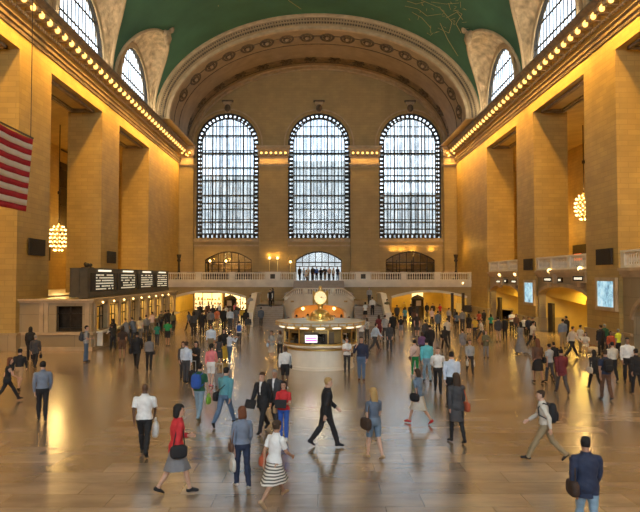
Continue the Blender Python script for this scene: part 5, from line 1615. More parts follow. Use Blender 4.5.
def make_bag(spec, B, MW, rot, plabel):
    """spec: (kind, side, colour, label)"""
    kind, s, colr, lb = spec[:4]; J = B['J']; root = J['root']
    if kind in ('shoulder', 'cross'):
        c = Vector((s*.25, -.02, root.z - .02)); size = (.15, .36, .27)
        if len(spec) > 4: size = tuple(q*spec[4] for q in size)
        top_ = J['shoulder%d' % (s if kind == 'shoulder' else -s)] + Vector((0, 0, .06)); r = empty('shoulder_bag', MW @ c, R(rot))
        f = lambda v: (v-c)
        mb = MB(); sbox(mb, (0, 0, 0), size); a = mb.build('bag_body', cloth(colr), r)
        mb = MB()
        if kind == 'shoulder':
            for q in (-1, 1): mb.tube([f(top_ - Vector((s*.03, 0, 0))), f(top_ + Vector((s*.01, q*.05, -.05))), Vector((0, q*size[1]*.33, size[2]*.42))], .012, 5)
        else:
            for q in (-1, 1): mb.tube([f(top_), f(Vector((0, q*.145, root.z+.27))), Vector((-s*.03, q*size[1]*.3, size[2]*.42))], .012, 5)
        mb.build('strap', cloth(colr), r); cat = 'bag'
    elif kind == 'backpack':
        c = Vector((0, -.215 - .45*math.sin(R(J['lean']))*.0, root.z + .30)); r = empty('backpack', MW @ c, R(rot))
        c_off = rx(Vector((0, 0, .30)), -J['lean']); c = root + c_off + Vector((0, -.21, 0)); r.location = MW @ c
        mb = MB(); sbox(mb, (0, 0, 0), (.32, .19, .46)); sbox(mb, (0, -.09, -.07), (.25, .09, .22)); mb.build('pack_body', cloth(colr), r)
        mb = MB()
        for q in (-1, 1):
            sh = J['shoulder%d' % q]*.62 + Vector((0, 0, (root.z+.46)*.38)); sh = Vector((q*.11, 0, root.z+.53)) - c + Vector((0, c_off.y, 0))
            mb.tube([Vector((q*.11, .07, .20)), sh, sh + Vector((q*.02, .125, -.10)), sh + Vector((q*.04, .11, -.27)), Vector((q*.15, .08, -.15))], .018, 5)
        mb.build('strap', cloth(colr), r); cat = 'backpack'
    elif kind in ('tote', 'brief', 'plastic'):
        hn = J['hand%d' % s]; size = {'tote': (.12, .34, .30), 'brief': (.10, .40, .29), 'plastic': (.16, .28, .36)}[kind]
        if len(spec) > 4: size = tuple(q*spec[4] for q in size)
        c = hn + Vector((s*.03, 0, -size[2]/2 - .10)); r = empty({'tote': 'tote_bag', 'brief': 'briefcase', 'plastic': 'plastic_bag'}[kind], MW @ c, R(rot))
        mb = MB(); sbox(mb, (0, 0, 0), size, 6 if kind == 'brief' else 3); mb.build('bag_body', cloth(colr), r)
        mb = MB()
        for q in (-1, 1): mb.tube([Vector((q*.02, -.07, size[2]*.45)), Vector((q*.01, -.04, size[2]/2+.09)), Vector((q*.01, .04, size[2]/2+.09)), Vector((q*.02, .07, size[2]*.45))], .010, 5)
        mb.build('handle', cloth(colr), r); cat = 'bag' if kind != 'brief' else 'briefcase'
    elif kind == 'folder':
        hn = J['hand%d' % s]; c = hn + Vector((0, .03, .03)); r = empty('folder', MW @ c, R(rot))
        mb = MB(); mb.cbox((0, 0, 0), (.34, .03, .25), Matrix.Rotation(R(25), 3, 'X')); mb.build('cover', cloth(colr), r)
        mb = MB(); mb.cbox((0, -.022, 0), (.30, .012, .21), Matrix.Rotation(R(25), 3, 'X')); mb.build('paper', cloth('white'), r); cat = 'folder'
    elif kind == 'suitcase':
        c = Vector((s*.42, -.15, 0)); r = empty('suitcase', MW @ c, R(rot))
        mb = MB(); sbox(mb, (0, 0, .33), (.40, .24, .52), 7); mb.build('case_body', cloth(colr), r)
        mb = MB()
        for q in (-1, 1): mb.bar((q*.12, -.10, .5), (q*.12, -.10, .98), .02)
        mb.bar((-.13, -.10, .98), (.13, -.10, .98), .03); mb.build('handle', cloth('lightgrey'), r)
        for q in (-1, 1):
            mb = MB(); mb.tube([(q*.15-.02, -.06, .05), (q*.15+.02, -.06, .05)], .05, 10); mb.build('wheel', cloth('black'), r)
        cat = 'suitcase'
    elif kind == 'camera':
        c = (J['hand-1'] + J['hand1'])/2 + Vector((0, .05, .03)); r = empty('handheld_camera', MW @ c, R(rot))
        mb = MB(); mb.cbox((0, 0, 0), (.13, .05, .08)); mb.build('camera_body', cloth('black'), r); mb = MB(); mb.tube([(0, .02, 0), (0, .08, 0)], .03, 10); mb.build('lens', cloth('charcoal'), r); cat = 'camera'
    r.scale = (MW.to_scale().x,)*3
    tag(r, lb, cat, 'bags carried through the hall')
    return r
# ------------------------------------------------------------------ near figures
P = person
P(587.5, 541, 0, 'step', 'm|jacket:navy|trousers:lightdenim|short:blackhair|medium', 'dark-haired person in a navy jacket and pale jeans, cut off by the lower frame', 102,
  [('shoulder', -1, 'darkbrown', 'dark leather shoulder bag at the hip of the person in the navy jacket', 1.0)], bulk=1.1)
P(545.5, 461, 75, 'stride', 'm|shirt:offwhite|trousers:khaki|short:brownhair|fair', 'person in a white shirt and khaki trousers with a black backpack, striding left', 73,
  [('backpack', 1, 'black', 'big black backpack on the striding person in the white shirt and khaki trousers')])
P(176, 494, -62, 'holdwalk', 'f|jacket:red|skirt:grey|bob:blackhair|fair', 'person in a bright red cardigan and grey skirt walking with a black handbag', 89,
  [('shoulder', 1, 'black', 'black handbag hanging beside the red cardigan', .95)])
P(242, 488, 20, 'step', 'f|shirt:greyblue|trousers:navy|bob:auburn|fair|cream', 'auburn-haired person in a slate grey top and navy trousers carrying bags', 80,
  [('tote', -1, 'offwhite', 'white carrier bag held by the auburn-haired person', .95), ('shoulder', -1, 'brown', 'small brown bag beside the white carrier bag of the auburn-haired person', .7)])
P(274, 503, -38, 'stride', 'f|tee:white|skirt:striped|bun:brownhair|medium|tan', 'person in a white top and black and white striped skirt, striding right', 84,
  [('shoulder', -1, 'rust', 'tan leather bag beside the striped skirt', .85)])
P(144, 455, 8, 'walk', 'm|tee:white|trousers:black|bald:bald|darkskin', 'bald person in a loose white short-sleeved shirt and black trousers', 72,
  [('plastic', 1, 'white', 'white plastic bag held by the bald person in the white shirt', 1.1)], bulk=1.12)
P(326, 447, -78, 'walk2', 'm|jacket:black|trousers:black|short:blond|fair', 'fair-haired person in a black suit walking alone in the middle of the floor', 70)
P(374, 459, 28, 'step', 'f|tee:slate|shorts:steel|long:blond|fair|tan', 'blond person in a grey tee and short denim shorts with bare legs', 70,
  [('shoulder', -1, 'darkbrown', 'dark brown shoulder bag of the blond person', 1.1), ('tote', 1, 'offwhite', 'pale cloth bag at the right of the blond person', .95)])
P(457, 443, 12, 'step', 'f|coat:charcoal|leggings:black|long:brownhair|fair', 'long-haired person in a grey knee-length coat and black leggings seen from behind', 69,
  [('shoulder', 1, 'rust', 'reddish brown bag at the side of the grey coat', .9)])
P(419, 424, 45, 'walk', 'f|tee:steel|skirt:offwhite|bob:brownhair|fair|red', 'person in a blue top and pale skirt with bare legs, walking left', 56,
  [('shoulder', -1, 'black', 'black bag at the side of the person in the pale skirt', .95)])
P(452, 407, 2, 'step', 'm|shirt:paleblue|trousers:black|short:blackhair|fair', 'broad person in a pale blue shirt and black trousers walking away with a briefcase', 55,
  [('brief', 1, 'black', 'black briefcase of the person in the pale blue shirt', .9)], bulk=1.1)
P(438, 393, 170, 'behind', 'm|tucked:white|trousers:black|short:brownhair|fair', 'person in a tucked white shirt and black trousers striding forward, hands behind the back', 46)
P(427, 382, 4, 'step', 'm|shirt:turquoise|trousers:lightdenim|short:blackhair|fair', 'person in a bright turquoise shirt and pale jeans seen from behind', 43, bulk=1.05)
P(415, 377, 5, 'step', 'f|shirt:palepink|leggings:green|bun:blackhair|fair|white', 'person in a pale pink top and bright green trousers', 37,
  [('cross', -1, 'brown', 'small brown crossbody bag over the pale pink top', .6)])
P(470, 374, 175, 'walk', 'f|shirt:lightgrey|trousers:black|short:blackhair|fair', 'person in a light patterned shirt facing the viewer with two pale bags', 35,
  [('plastic', -1, 'offwhite', 'pale plastic bag hanging right of the person in the light patterned shirt', .75), ('plastic', 1, 'offwhite', 'pale plastic bag hanging left of the person in the light patterned shirt', .75)])
P(463, 357, 20, 'step', 'm|jacket:grey|trousers:khaki|short:brownhair|fair', 'person in a grey jacket with a dark strap across the back, beside the orange reflection', 28,
  [('cross', 1, 'black', 'dark crossbody bag over the grey jacket', .7)])
P(486, 358, 185, 'hold', 'f|jacket:olive|trousers:grey|bob:blackhair|fair', 'person in an olive top and grey trousers clutching something white', 26,
  [('shoulder', 1, 'brown', 'brown bag beside the person in olive and grey', .7)])
P(199, 420, -18, 'step', 'm|tee:darkgreen|trousers:lightdenim|short:blackhair|fair|olive', 'person in a dark green tee and pale jeans wearing a bright blue backpack', 56,
  [('backpack', 1, 'blue', 'bright blue backpack on the person in pale jeans'), ('tote', 1, 'lime', 'lime green bag beside the bright blue backpack', .8)])
P(224.5, 426, -22, 'stride2', 'm|shirt:teal|trousers:denim|short:blackhair|fair', 'person in a teal shirt and dark jeans with a black messenger bag, striding away', 60,
  [('cross', -1, 'black', 'black messenger bag behind the teal shirt', 1.0)])
P(263, 432, 152, 'walk', 'm|jacket:black|trousers:black|short:brownhair|fair', 'person in glasses and a dark business suit walking toward the viewer', 61,
  [('folder', 1, 'black', 'black folder held by the person in the dark business suit')])
P(275, 427, 160, 'step', 'm|jacket:charcoal|trousers:charcoal|short:greyhair|medium', 'older grey-haired person in a charcoal suit behind the one with glasses', 57)
P(283.5, 440, 170, 'hold', 'f|tee:red|trousers:blue|bob:blackhair|fair|white', 'person in a red top and blue trousers holding a tan bag', 58,
  [('folder', -1, 'black', 'black tablet held against the red top'), ('shoulder', 1, 'tan', 'tan bag in front of the red top', .9)])
P(285, 389, 3, 'step', 'm|shirt:white|shorts:black|bald:bald|darkskin|white', 'person in a white long-sleeved shirt and black shorts beside the booth', 43,
  [('shoulder', 1, 'black', 'small black bag beside the person in white shirt and black shorts', .6)])
P(347, 373, 178, 'folded', 'f|tee:white|trousers:charcoal|tail:brownhair|fair', 'person in a white blouse and dark trousers leaning near the booth counter', 35,
  [('shoulder', -1, 'brown', 'brown shoulder bag of the person in the white blouse', .75)])
P(361.5, 381, 172, 'phone', 'm|shirt:navy|trousers:denim|short:brownhair|fair|brown', 'stout person in a navy shirt and blue jeans standing right of the booth', 44, bulk=1.14)
P(375, 352, -60, 'stride', 'm|shirt:paleblue|trousers:charcoal|short:brownhair|fair', 'person in a pale blue shirt and dark trousers striding right past the booth', 30)
P(271.5, 361, 150, 'hold', 'f|tee:floral|skirt:cream|bun:brownhair|fair|tan', 'person in a black and white floral top left of the booth', 30,
  [('tote', 1, 'paleblue', 'pale blue bag held by the person in the floral top', .7)])
P(280, 358, 40, 'stand2', 'f|tee:floral|trousers:charcoal|bob:auburn|fair', 'reddish-haired person in a patterned top leaning on the booth counter', 27)
P(186, 383, -12, 'stand', 'm|shirt:paleblue|trousers:charcoal|short:brownhair|fair', 'person in a light blue shirt with a red tie beside a rolling suitcase', 41, 
  [('suitcase', 1, 'black', 'black rolling suitcase with a tall handle beside the light blue shirt', .7)])
P(183, 379, 190, 'stand', 'f|shirt:charcoal|trousers:charcoal|long:brownhair|fair', 'long-haired person in dark clothes behind the light blue shirt', 37)
P(196, 379, 165, 'folded', 'f|jacket:black|trousers:black|long:blackhair|fair', 'person in black with long black hair next to the rolling suitcase', 37)
P(211, 387, -5, 'step', 'f|shirt:pink|shorts:white|tail:blackhair|fair|pink', 'person in a pink shirt and white shorts with a tan bag', 43,
  [('shoulder', 1, 'tan', 'tan leather bag beside the pink shirt', .8), ('suitcase', 1, 'grey', 'small grey suitcase behind the person in the pink shirt')])
P(211, 356, 178, 'stand', 'm|tucked:paleblue|trousers:khaki|short:brownhair|medium', 'person in a pale blue shirt tucked into khaki trousers facing the viewer', 31, bulk=1.08)
P(219, 367, 20, 'hold', 'f|tank:charcoal|dress:charcoal|long:blackhair|medium', 'person in a sleeveless charcoal dress with long black hair', 31)
P(224, 361, 170, 'stand', 'f|jacket:black|longskirt:yellow|bob:blackhair|fair', 'person in a long yellow skirt and black top', 32)
P(229.5, 364, -50, 'photo', 'm|shirt:paleblue|trousers:denim|short:blackhair|fair|white', 'person in a pale blue shirt and jeans raising a camera', 32, [('camera', 1, 'black', 'black camera raised by the person in pale blue shirt and jeans')])
P(239, 345, 5, 'step', 'f|tee:white|trousers:charcoal|short:blackhair|fair', 'small person in white with a blue rucksack, walking toward the left stair', 24, [('backpack', 1, 'blue', 'small blue rucksack on the small person in white')])
# left side
P(42, 421, 24, 'step', 'm|shirt:greyblue|trousers:black|short:blackhair|fair', 'person in a grey-blue shirt and black trousers above the orange floor reflection', 59)
P(7, 402, -60, 'stride', 'f|tank:black|trousers:black|long:auburn|fair', 'person in a sleeveless black outfit striding at the left edge', 46, [('shoulder', 1, 'black', 'black bag of the person striding at the left edge', .8)])
P(19, 391, 8, 'walk', 'm|shirt:black|shorts:tan|short:blackhair|fair', 'person in a black shirt and tan shorts near the left edge', 43)
P(35, 368, 5, 'step', 'm|jacket:charcoal|trousers:black|short:greyhair|fair', 'grey-haired person in a dark jacket carrying a black bag, by the ticket office wall', 33, [('brief', 1, 'black', 'small black bag carried by the grey-haired person', .7)])
P(30, 361, 20, 'stand', 'f|jacket:black|trousers:black|bob:blackhair|fair', 'curly dark-haired person with a rucksack beside the left pier', 34, [('backpack', 1, 'black', 'black rucksack beside the left pier')])
P(86, 362, -75, 'hold', 'm|tee:lightgrey|trousers:denim|short:blackhair|fair', 'person in a grey tee and dark jeans in front of the ticket window', 38, [('backpack', 1, 'charcoal', 'dark rucksack of the person in the grey tee by the ticket window')])
P(93, 347, 60, 'stand', 'f|jacket:black|trousers:black|bob:blackhair|fair', 'dark-clothed person half hidden behind the grey tee at the ticket office', 28)
P(107, 344, 60, 'reach', 'm|jacket:slate|trousers:charcoal|short:blackhair|fair', 'person in slate bending over the ticket counter, nearest its corner', 27)
P(113, 350, 50, 'reach', 'm|vest:black|trousers:black|short:blackhair|medium', 'person in a black vest at the ticket counter, beside the one in slate', 26)
P(122, 360, 20, 'stand', 'f|tee:darkbrown|shorts:brown|bob:brownhair|medium', 'person in brown standing in front of the ticket counter queue', 34)
P(127, 345, 65, 'reach', 'm|jacket:grey|trousers:charcoal|short:brownhair|fair', 'tall person in grey leaning on the ticket counter', 27, [('shoulder', 1, 'black', 'black bag on the tall person in grey at the ticket counter', .9)])
P(136.5, 369, 8, 'walk', 'm|jacket:black|trousers:black|short:blackhair|medium', 'person in a black suit with legs apart carrying a large black bag', 38, [('shoulder', -1, 'black', 'large black bag at the side of the black suit', 1.2)])
P(149, 371, 5, 'stand', 'f|shirt:grey|trousers:black|bob:blackhair|fair', 'person in a grey top and black trousers beside the black suit', 35, [('shoulder', 1, 'black', 'small black bag beside the grey top', .7)])
P(157, 346, 8, 'step', 'f|tee:teal_green|trousers:charcoal|bob:blackhair|medium', 'person in a blue-green tee and dark trousers', 22)
P(167.5, 346, 0, 'stand', 'm|tee:green|shorts:black|short:blackhair|medium', 'stout person in a bright green tee and black shorts', 26, bulk=1.12)
for i, (x, y, rot, pose, look, lb, h) in enumerate([
 (134, 340, 60, 'reach', 'm|shirt:charcoal|trousers:black|short:blackhair|fair', 'person in charcoal at the ticket counter, behind the black suit', 22),
 (140, 341, 10, 'stand', 'f|tee:cream|trousers:grey|bob:brownhair|fair', 'person in a cream top in the ticket queue above the black suit', 24),
 (146, 339, 30, 'stand', 'f|shirt:grey|trousers:charcoal|short:brownhair|fair', 'person in grey in the ticket queue left of the blue-green tee', 24),
 (152, 334, 50, 'stand', 'm|tee:palepink|trousers:khaki|short:blackhair|medium', 'person in pale pink in the ticket queue above the blue-green tee', 22),
 (143, 332, 60, 'reach', 'm|jacket:black|trousers:black|short:blackhair|fair', 'person in black leaning on the ticket counter above the cream top', 22),
 (161, 331, -20, 'stand', 'm|jacket:charcoal|trousers:black|short:blackhair|fair', 'person in charcoal standing behind the bright green tee, left one of two', 20),
 (168, 330, 30, 'stand', 'm|jacket:dark|trousers:black|short:blackhair|medium', 'person in near-black standing behind the bright green tee, right one of two', 20),
 (173, 332, 10, 'walk', 'f|shirt:olive|trousers:black|long:brownhair|medium', 'person in olive right of the bright green tee', 21),
]): P(x, y, rot, pose, look, lb, h, group='people at the ticket counter')
# crowd before the left passage
for x, y, rot, pose, look, lb, h in [
 (193.5, 337, 0, 'stand', 'f|shirt:charcoal|trousers:black|bob:blackhair|fair', 'tall slim person in charcoal, leftmost in front of the left passage', 27),
 (202, 336, 5, 'stand', 'm|jacket:black|trousers:black|short:blackhair|fair', 'person in black carrying a tan bag before the left passage', 27),
 (210.5, 333, 10, 'stand', 'm|shirt:grey|trousers:charcoal|short:brownhair|fair', 'person in a grey shirt before the left passage, right of the tan bag', 24),
 (217, 330, -10, 'stand', 'f|tee:orange|trousers:tan|bob:brownhair|fair', 'person in an orange top and tan trousers before the left passage', 22),
 (223.5, 330, 0, 'stand', 'm|jacket:black|trousers:black|short:blackhair|fair', 'person in black right of the orange top', 23),
 (230, 331, 0, 'stand', 'm|shirt:paleblue|trousers:charcoal|short:greyhair|fair', 'person in a pale grey-blue shirt before the left kiosk', 24),
 (236, 329, 15, 'stand', 'f|tee:slate|trousers:grey|bob:brownhair|fair', 'person in slate right of the pale grey-blue shirt', 22),
 (246, 331, -10, 'stand', 'f|jacket:black|shorts:tan|bob:blackhair|fair', 'person in a black jacket and tan shorts by the foot of the left stair', 22),
 (248, 336, 0, 'walk', 'm|shirt:charcoal|trousers:khaki|short:blackhair|fair', 'person in charcoal and khaki just in front of the left stair foot', 21),
 (197.5, 327, 20, 'stand', 'm|jacket:charcoal|trousers:black|short:blackhair|fair', 'person in charcoal behind the tall slim one', 20),
 (206, 325, -30, 'stand', 'f|tee:brown|trousers:black|bob:blackhair|fair', 'person in brown in the second row before the left passage', 19),
 (213, 323, 40, 'stand', 'm|shirt:dark|trousers:black|short:blackhair|fair', 'person in dark shirt in the second row behind the orange top', 18),
 (189, 331, 60, 'walk', 'f|shirt:slate|trousers:black|bob:brownhair|fair', 'person in slate crossing left of the tall slim one', 20),
 (226, 322, 180, 'stand', 'f|tee:offwhite|trousers:charcoal|bob:brownhair|fair', 'person in off-white facing out beside the left kiosk', 17),
 (238, 322, 170, 'stand', 'm|tee:charcoal|trousers:khaki|short:blackhair|fair', 'person in charcoal tee facing out right of the left kiosk', 17),
 (242.5, 325, 10, 'walk', 'm|shirt:yellow|trousers:black|short:blackhair|fair', 'person in mustard near the left stair parapet', 18),
 (200, 319, 180, 'stand', 'm|jacket:black|trousers:black|short:blackhair|fair', 'small dark figure in the mouth of the left passage, leftmost', 15),
 (208.5, 318, 150, 'stand', 'f|shirt:brown|trousers:black|long:brownhair|fair', 'small figure in brown in the mouth of the left passage', 15),
 (219, 318, 190, 'walk', 'm|shirt:white|trousers:black|short:blackhair|fair', 'small figure in white in the mouth of the left passage', 15),
 (235, 317, 170, 'stand', 'f|tee:pink|trousers:black|long:blackhair|fair', 'small figure in pink by the left kiosk', 14)]:
    P(x, y, rot, pose, look, lb, h, group='crowd before the left passage')
make_bag(('shoulder', 1, 'tan', 'tan bag carried in front of the left passage', .8), BODY[('stand', 'm', .032, 1.0, 0)], Matrix.Translation(on_z(202, 336)) @ Matrix.Rotation(R(5), 4, 'Z'), 5, '')
# stairs
def zp(Yv): return max(0, .17*(int((Yv-57.0)/.36)+1))
for x, Yv, z, rot, pose, look, lb in [
 (271, 60.2, zp(60.2), 178, 'stand', 'm|vest:black|trousers:black|short:blackhair|fair', 'person in a black vest and white sleeves coming down the left stair'),
 (262, 56.2, 0, 0, 'step', 'm|jacket:slate|trousers:charcoal|short:blackhair|fair', 'person in a long slate jacket at the foot of the left stair'),
 (251.5, 59.0, zp(59.0), 10, 'step', 'm|shirt:lightgrey|trousers:charcoal|short:brownhair|fair', 'person in light grey climbing the left stair beside its outer parapet'),
 (364.5, 57.9, zp(57.9), 5, 'step', 'f|tee:white|skirt:black|bob:blackhair|fair', 'person in a white top and black skirt on the right stair'),
 (371.5, 58.6, zp(58.6), 0, 'step', 'm|tucked:white|trousers:black|short:blackhair|fair', 'person in a white shirt and black trousers climbing the right stair'),
 (386, 58.3, zp(58.3), 0, 'step', 'm|tee:olive|trousers:grey|short:brownhair|fair', 'person in olive on the right stair beside its outer parapet'),
 (368.5, 63.4, 1.7, 170, 'step', 'm|shirt:lightgrey|trousers:charcoal|short:blackhair|fair', 'person in light grey high on the right stair by the balcony wall'),
 (273.5, 63.2, 1.7, 60, 'stand', 'f|shirt:charcoal|trousers:black|bob:brownhair|fair', 'person in charcoal on the upper turn of the left stair')]:
    P(x, 0, rot, pose, look, lb, None, (), z, 'people on the double stair', Y=Yv)
# right of the booth
for x, y, rot, pose, look, lb, h in [
 (379, 341, 0, 'stand', 'f|tee:darkred|shorts:darkred|bob:brownhair|fair', 'person in a dark red tee and shorts before the right stair', 26),
 (385, 341, 3, 'step', 'm|tee:lightgrey|trousers:charcoal|short:brownhair|fair', 'person in a light grey tee beside the dark red one', 26),
 (389.5, 351, 190, 'stand', 'f|jacket:charcoal|trousers:charcoal|bob:blackhair|fair', 'person in charcoal holding white papers, facing the viewer', 28),
 (393, 337, 10, 'stand', 'm|jacket:black|trousers:black|short:blackhair|fair', 'person in black right of the light grey tee', 24),
 (367, 341, 30, 'stand', 'f|tee:floral|trousers:charcoal|bob:brownhair|fair', 'person in a patterned top close behind the booth canopy', 23),
 (361.5, 345, 20, 'stand', 'f|tee:white|trousers:grey|bob:brownhair|fair', 'person in white between the booth and the striding blue shirt', 26),
 (401, 337, 5, 'step', 'm|tee:black|shorts:grey|short:blackhair|fair', 'person in a black tee and grey shorts under the right stair end', 21),
 (405, 326, 20, 'stand', 'f|tee:teal|trousers:charcoal|bob:brownhair|fair', 'person in teal before the right passage, left side', 19),
 (397, 322, 0, 'stand', 'm|jacket:charcoal|trousers:black|short:blackhair|fair', 'dark figure beside the right stair parapet', 17),
 (411, 323, -20, 'stand', 'm|jacket:black|trousers:black|short:blackhair|fair', 'person in black left of the right kiosk', 19),
 (417, 337, 180, 'stand', 'f|tee:dark|skirt:charcoal|bob:brownhair|fair', 'person in a dark top and charcoal skirt before the right kiosk', 24),
 (414, 329, 10, 'stand', 'f|shirt:brown|trousers:black|long:brownhair|fair', 'person in brown before the right kiosk', 20),
 (422, 360, 0, 'stand', 'f|shirt:purple|trousers:charcoal|bob:brownhair|fair', 'person in purple just above the turquoise shirt', 27),
 (430, 357, 5, 'stand', 'm|jacket:black|trousers:black|short:blackhair|fair', 'tall person in black above the turquoise shirt', 32),
 (425.5, 345, 20, 'stand', 'm|jacket:charcoal|trousers:black|short:blackhair|fair', 'person in charcoal behind the tall one in black', 25),
 (438, 333, 0, 'step', 'm|jacket:slate|trousers:black|short:blackhair|fair', 'person in a slate jacket before the right passage', 22),
 (432, 326, 180, 'stand', 'f|tee:palepink|trousers:black|long:brownhair|fair', 'person in pale pink facing out of the right passage', 18),
 (447.5, 344, 0, 'step', 'm|tee:cream|trousers:black|short:brownhair|fair', 'broad person in a cream shirt walking away before the right passage', 26),
 (445, 350, 12, 'walk', 'f|jacket:black|trousers:black|bob:blackhair|fair', 'person in black with a bag below the cream shirt', 24),
 (449, 325, -40, 'stand', 'm|shirt:lightgrey|trousers:charcoal|short:blackhair|fair', 'person in light grey under the right passage arch, left one of two', 17),
 (455, 326, 40, 'stand', 'f|shirt:charcoal|trousers:black|long:brownhair|fair', 'person in charcoal under the right passage arch, right one of two', 17),
 (427, 318, 170, 'stand', 'f|jacket:black|trousers:black|bob:blackhair|fair', 'small dark figure right of the right kiosk, left one of three', 15),
 (433, 318, 160, 'walk', 'm|jacket:dark|trousers:black|short:blackhair|fair', 'small dark figure right of the right kiosk, middle one of three', 15),
 (440, 318, 190, 'stand', 'f|tee:red|trousers:black|bob:blackhair|fair', 'small figure in red right of the right kiosk', 14),
 (404, 316, 180, 'stand', 'm|shirt:yellow|trousers:black|short:blackhair|fair', 'small figure in mustard in the mouth of the right passage', 14),
 (457, 331, 0, 'stand', 'f|tee:slate|trousers:black|bob:blackhair|fair', 'person in slate before the bronze posts', 19),
 (462.5, 331, 10, 'stand', 'm|shirt:grey|trousers:charcoal|short:brownhair|fair', 'person in grey stripes before the bronze posts', 22),
 (469, 334, 0, 'stand', 'f|jacket:black|skirt:black|bob:blackhair|fair', 'person in a black jacket and skirt left of the mustard shirt', 20),
 (475, 338, 5, 'stand', 'm|tee:yellow|trousers:charcoal|short:blackhair|medium', 'person in a mustard yellow tee below the orange lamp', 20),
 (479, 329, 0, 'stand', 'f|tee:rust|trousers:black|bob:blackhair|fair', 'person in rust red right below the orange lamp', 18),
 (482, 341, 60, 'stride', 'm|tee:offwhite|trousers:charcoal|short:brownhair|fair', 'person in off-white and charcoal striding past the mustard tee', 22),
 (484, 327, 30, 'stand', 'm|jacket:black|trousers:black|short:blackhair|fair', 'person in black by the far right corner', 17),
 (491, 333, 0, 'stand', 'f|tee:teal_green|trousers:black|bob:blackhair|fair', 'person in a teal green top near the far right gateway', 18)]:
    P(x, y, rot, pose, look, lb, h, group='crowd before the right passage')
make_bag(('shoulder', -1, 'black', 'black bag swinging below the cream shirt', .8), BODY[('walk', 'f', .032, 1.0, 0)], Matrix.Translation(on_z(445, 350)) @ Matrix.Rotation(R(12), 4, 'Z'), 12, '')
# right side
for x, y, rot, pose, look, lb, h in [
 (498.5, 342, 0, 'stand', 'm|jacket:charcoal|shorts:tan|short:blackhair|fair', 'person in a dark jacket and tan shorts, legs apart', 25),
 (505, 340, 10, 'stand', 'm|jacket:black|trousers:black|short:blackhair|fair', 'person in black right of the tan shorts', 23),
 (512, 333, 185, 'folded', 'm|tee:white|trousers:black|short:blackhair|medium', 'person in a white tee and black trousers in the far gateway', 22),
 (516.5, 335, 150, 'stand', 'f|shirt:brown|trousers:charcoal|long:blackhair|medium', 'person in brown beside the white tee in the far gateway', 21),
 (521, 354, 30, 'step', 'f|shirt:grey|gown:grey|long:blackhair|medium', 'person in a long grey dress near the second right pier', 32),
 (532.5, 350, -70, 'stride2', 'f|tee:cream|trousers:black|short:blackhair|medium', 'person in a cream top and black trousers striding right behind the long grey dress', 30),
 (524, 337, 160, 'stand', 'f|tee:white|trousers:black|bob:blackhair|medium', 'person in white below the farther poster', 19),
 (528.5, 338, 190, 'stand', 'm|jacket:navy|trousers:black|short:blackhair|medium', 'person in navy below the farther poster', 21),
 (533, 340, 200, 'stand', 'm|jacket:black|trousers:black|short:blackhair|medium', 'person in black below the farther poster', 22),
 (538, 383, 5, 'step', 'f|shirt:brown|skirt:black|long:auburn|medium', 'person with long auburn hair, brown top and black skirt', 44),
 (550, 382, 30, 'step', 'm|tee:lightgrey|trousers:charcoal|short:blackhair|medium', 'person in light grey between the auburn hair and the dark red jacket', 38),
 (562, 394, 0, 'walk', 'm|jacket:darkred|trousers:charcoal|short:blackhair|medium', 'person in a dark red jacket and dark jeans walking away', 46),
 (554, 376, 10, 'stand', 'm|jacket:black|trousers:black|short:blackhair|medium', 'person in black behind the dark red jacket', 34),
 (563, 348, 0, 'stand', 'm|shirt:greyblue|trousers:khaki|short:blackhair|medium', 'person in a grey-blue shirt and khaki trousers by the middle gateway', 29),
 (566.5, 343, 30, 'stand', 'm|jacket:black|trousers:black|short:blackhair|medium', 'dark figure right behind the grey-blue shirt', 27),
 (572, 358, -75, 'stride', 'm|shirt:cream|trousers:black|short:brownhair|fair', 'person in a cream shirt and black trousers striding right before the middle gateway', 33),
 (580.5, 353, -60, 'step', 'f|tee:offwhite|trousers:khaki|short:brownhair|fair', 'person in off-white close behind the striding cream shirt', 28),
 (601, 356, 20, 'stand', 'm|jacket:black|trousers:black|short:brownhair|fair', 'person in black left of the hi-vis vest', 31),
 (605, 352, 10, 'stand', 'm|shirt:darkgreen|trousers:charcoal|short:greyhair|medium', 'person in dark green between black and the hi-vis vest', 28),
 (611, 359, 170, 'stand', 'f|shirt:rust|trousers:charcoal|bob:blackhair|medium', 'person in rust brown left of the hi-vis vest', 27),
 (618.5, 357, 30, 'stand', 'm|tee:hivis|trousers:black|short:greyhair|medium', 'person in a hi-vis yellow tee below the large poster', 28),
 (595, 390, 10, 'walk', 'f|jacket:black|trousers:black|bob:blackhair|medium', 'person in black with a white bag, left of the black backpack', 41),
 (606, 400, 3, 'step', 'm|tee:navy|trousers:brown|short:brownhair|medium|charcoal', 'person in navy and brown trousers wearing a black backpack, near the right edge', 50),
 (613, 381, 0, 'step', 'm|shirt:offwhite|trousers:black|short:blackhair|fair', 'person in an off-white shirt seen from behind above the black backpack', 39),
 (628, 383, 165, 'stand', 'm|shirt:white|trousers:black|short:blackhair|medium', 'person in a white shirt and black trousers facing the viewer at the right', 45),
 (637, 394, 10, 'step', 'm|jacket:black|trousers:black|short:blackhair|medium', 'person in a black jacket cut by the right edge', 45)]:
    bg_ = []
    if x == 606: bg_ = [('backpack', 1, 'black', 'black backpack on the person in navy and brown')]
    if x == 595: bg_ = [('shoulder', -1, 'offwhite', 'white bag of the person left of the black backpack', 1.0)]
    if x == 538: bg_ = [('shoulder', 1, 'black', 'black bag beside the black skirt and auburn hair', .9)]
    P(x, y, rot, pose, look, lb, h, bg_, group='people on the right of the hall')
P(586, 354, 150, 'sit', 'f|tee:offwhite|trousers:tan|bob:brownhair|fair', 'person sitting on the floor against the right wall', None, group='people on the right of the hall', z=0)
